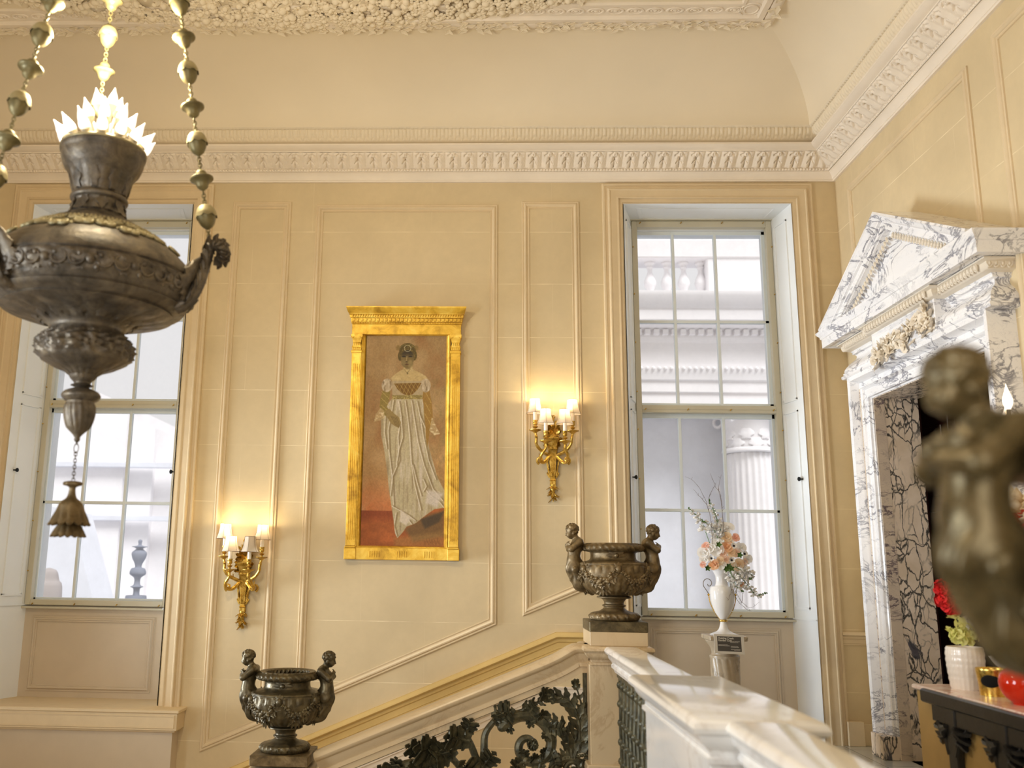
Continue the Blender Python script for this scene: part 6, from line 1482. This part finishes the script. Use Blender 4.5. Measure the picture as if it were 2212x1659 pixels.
pb_('dentil_course', mb, M['stone'], smooth=False)
def column(x, y, zt, r, mt):
    mb = MB(); lathe(mb, dense([(r * 1.08, -5), (r, zt - 1.1), (r * .97, zt - .72)], .4), 120, (x, y, 0), disp=lambda th, i, R, Z: -.10 * r * np.abs(np.cos(th * 12)) ** .5); lathe(mb, [(r * .97, zt - .72), (r * 1.08, zt - .70), (r * 1.08, zt - .66), (r, zt - .64)], 40, (x, y, 0)); pb_('column_shaft', mb, mt, angle=60)
    mb = MB(); lathe(mb, smooth_prof([(r * .95, zt - .64), (r * .95, zt - .35), (r * 1.1, zt - .12), (r * 1.2, zt - .06)], 3), 40, (x, y, 0)); box(mb, x - r * 1.35, x + r * 1.35, y - r * 1.35, y + r * 1.35, zt - .07, zt, .01)
    for row, (z0, L) in enumerate(((zt - .64, .26), (zt - .5, .30))):
        for k in range(8): leaf(mb, T((x, y, z0)) @ RZ(k * PI / 4 + row * PI / 8) @ T((r * .97, 0, 0)) @ RY(-PI / 2 + .15), L * 1.1, r * .30, 1.1, 3, 8, .02)
    for k in range(4): torus(mb, Vector((x, y, zt - .15)) + RZ(k * PI / 2 + PI / 4) @ Vector((r * 1.35, 0, 0)), r * .20, .03, 14, 6, RZ(k * PI / 2 + PI / 4) @ RX(PI / 2))
    pb_('column_capital', mb, mt, angle=60)
column(4.40, y_ + .40, 2.55, .40, M['stone']); column(3.45, 20.5, 1.95, .42, M['stone_g']); column(2.2, y_ + .40 + 2.6, 2.55, .4, M['stone_g']); column(5.6, 21, 1.95, .42, M['stone_g'])
mb = MB(); box(mb, 0, 10, 19.9, 21, 1.95, 3.2); pb_('rear_entablature', mb, M['stone_g'], smooth=False)
NBd = empty('neighbour_house', (-8, 22, -4)); tag(NBd, 'pale grey stepped building beyond the left window', 'building')
mb = MB()
for x0, x1, z1, yy in ((-14, -8.05, 3.55, 20.6), (-8.1, -7.45, 3.05, 20.8), (-7.5, -3.0, 2.48, 21), (-9.3, -8.9, 3.9, 21)): box(mb, x0, x1, yy, 24, -6, z1)
build('wall', mb.xf(T((8, -22, 4))), M['stone'], NBd, smooth=False)
mb = MB(); box(mb, -14, -3, 20.4, 20.7, 2.1, 2.2); box(mb, -14, -3, 20.45, 20.7, .9, 1.0); build('string_course', mb.xf(T((8, -22, 4))), M['stone_g'], NBd, smooth=False)
mb = MB(); mb.add([(-9.4, 17, -3), (-6.2, 17, -3), (-7.6, 17, .9), (-8.4, 17, 1.1), (-9.4, 18, -3), (-6.2, 18, -3), (-7.6, 18, .9), (-8.4, 18, 1.1)], [(0, 1, 2, 3), (4, 7, 6, 5), (0, 3, 7, 4), (1, 5, 6, 2), (3, 2, 6, 7)])
tag(build('pale_gable', mb, M['stone_g'], smooth=False), 'low pale gable in front of the grey building outside the left window', 'building')
M['stone_d'] = m_plain('weathered_grey_stone', (.50, .52, .58), .85, var=.1, scale=6)
mb = MB(); lathe(mb, smooth_prof([(.12, -2.5), (.13, -.6), (.16, -.55), (.06, -.48), (.05, -.36), (.10, -.33), (.05, -.30), (.05, -.20), (.12, -.14), (.10, -.06), (.05, -.04), (.06, .02), (.10, .10), (.11, .18), (.05, .24), (.12, .27), (.03, .29), (.03, .36), (.001, .38)], 4), 20, (-5.12, 14, -.05)); tag(build('stone_finial', mb, M['stone_d']), 'grey turned stone finial outside the bottom right pane of the left window', 'finial')
mb = MB(); lathe(mb, smooth_prof([(.2, -2.0), (.22, -.5), (.16, -.25), (.12, -.12), (.05, -.08), (.001, -.07)], 4), 16, (-6.5, 14, -.05)); tag(build('rounded_post', mb, m_plain('grey_brown_stone', (.66, .63, .62), .9)), 'low rounded grey-brown post outside the bottom left pane of the left window', 'post')
mb = MB(); box(mb, -40, 40, 8.9, 60, -6.1, -6); struct(build('ground_outside', mb, M['stone_g'], smooth=False))
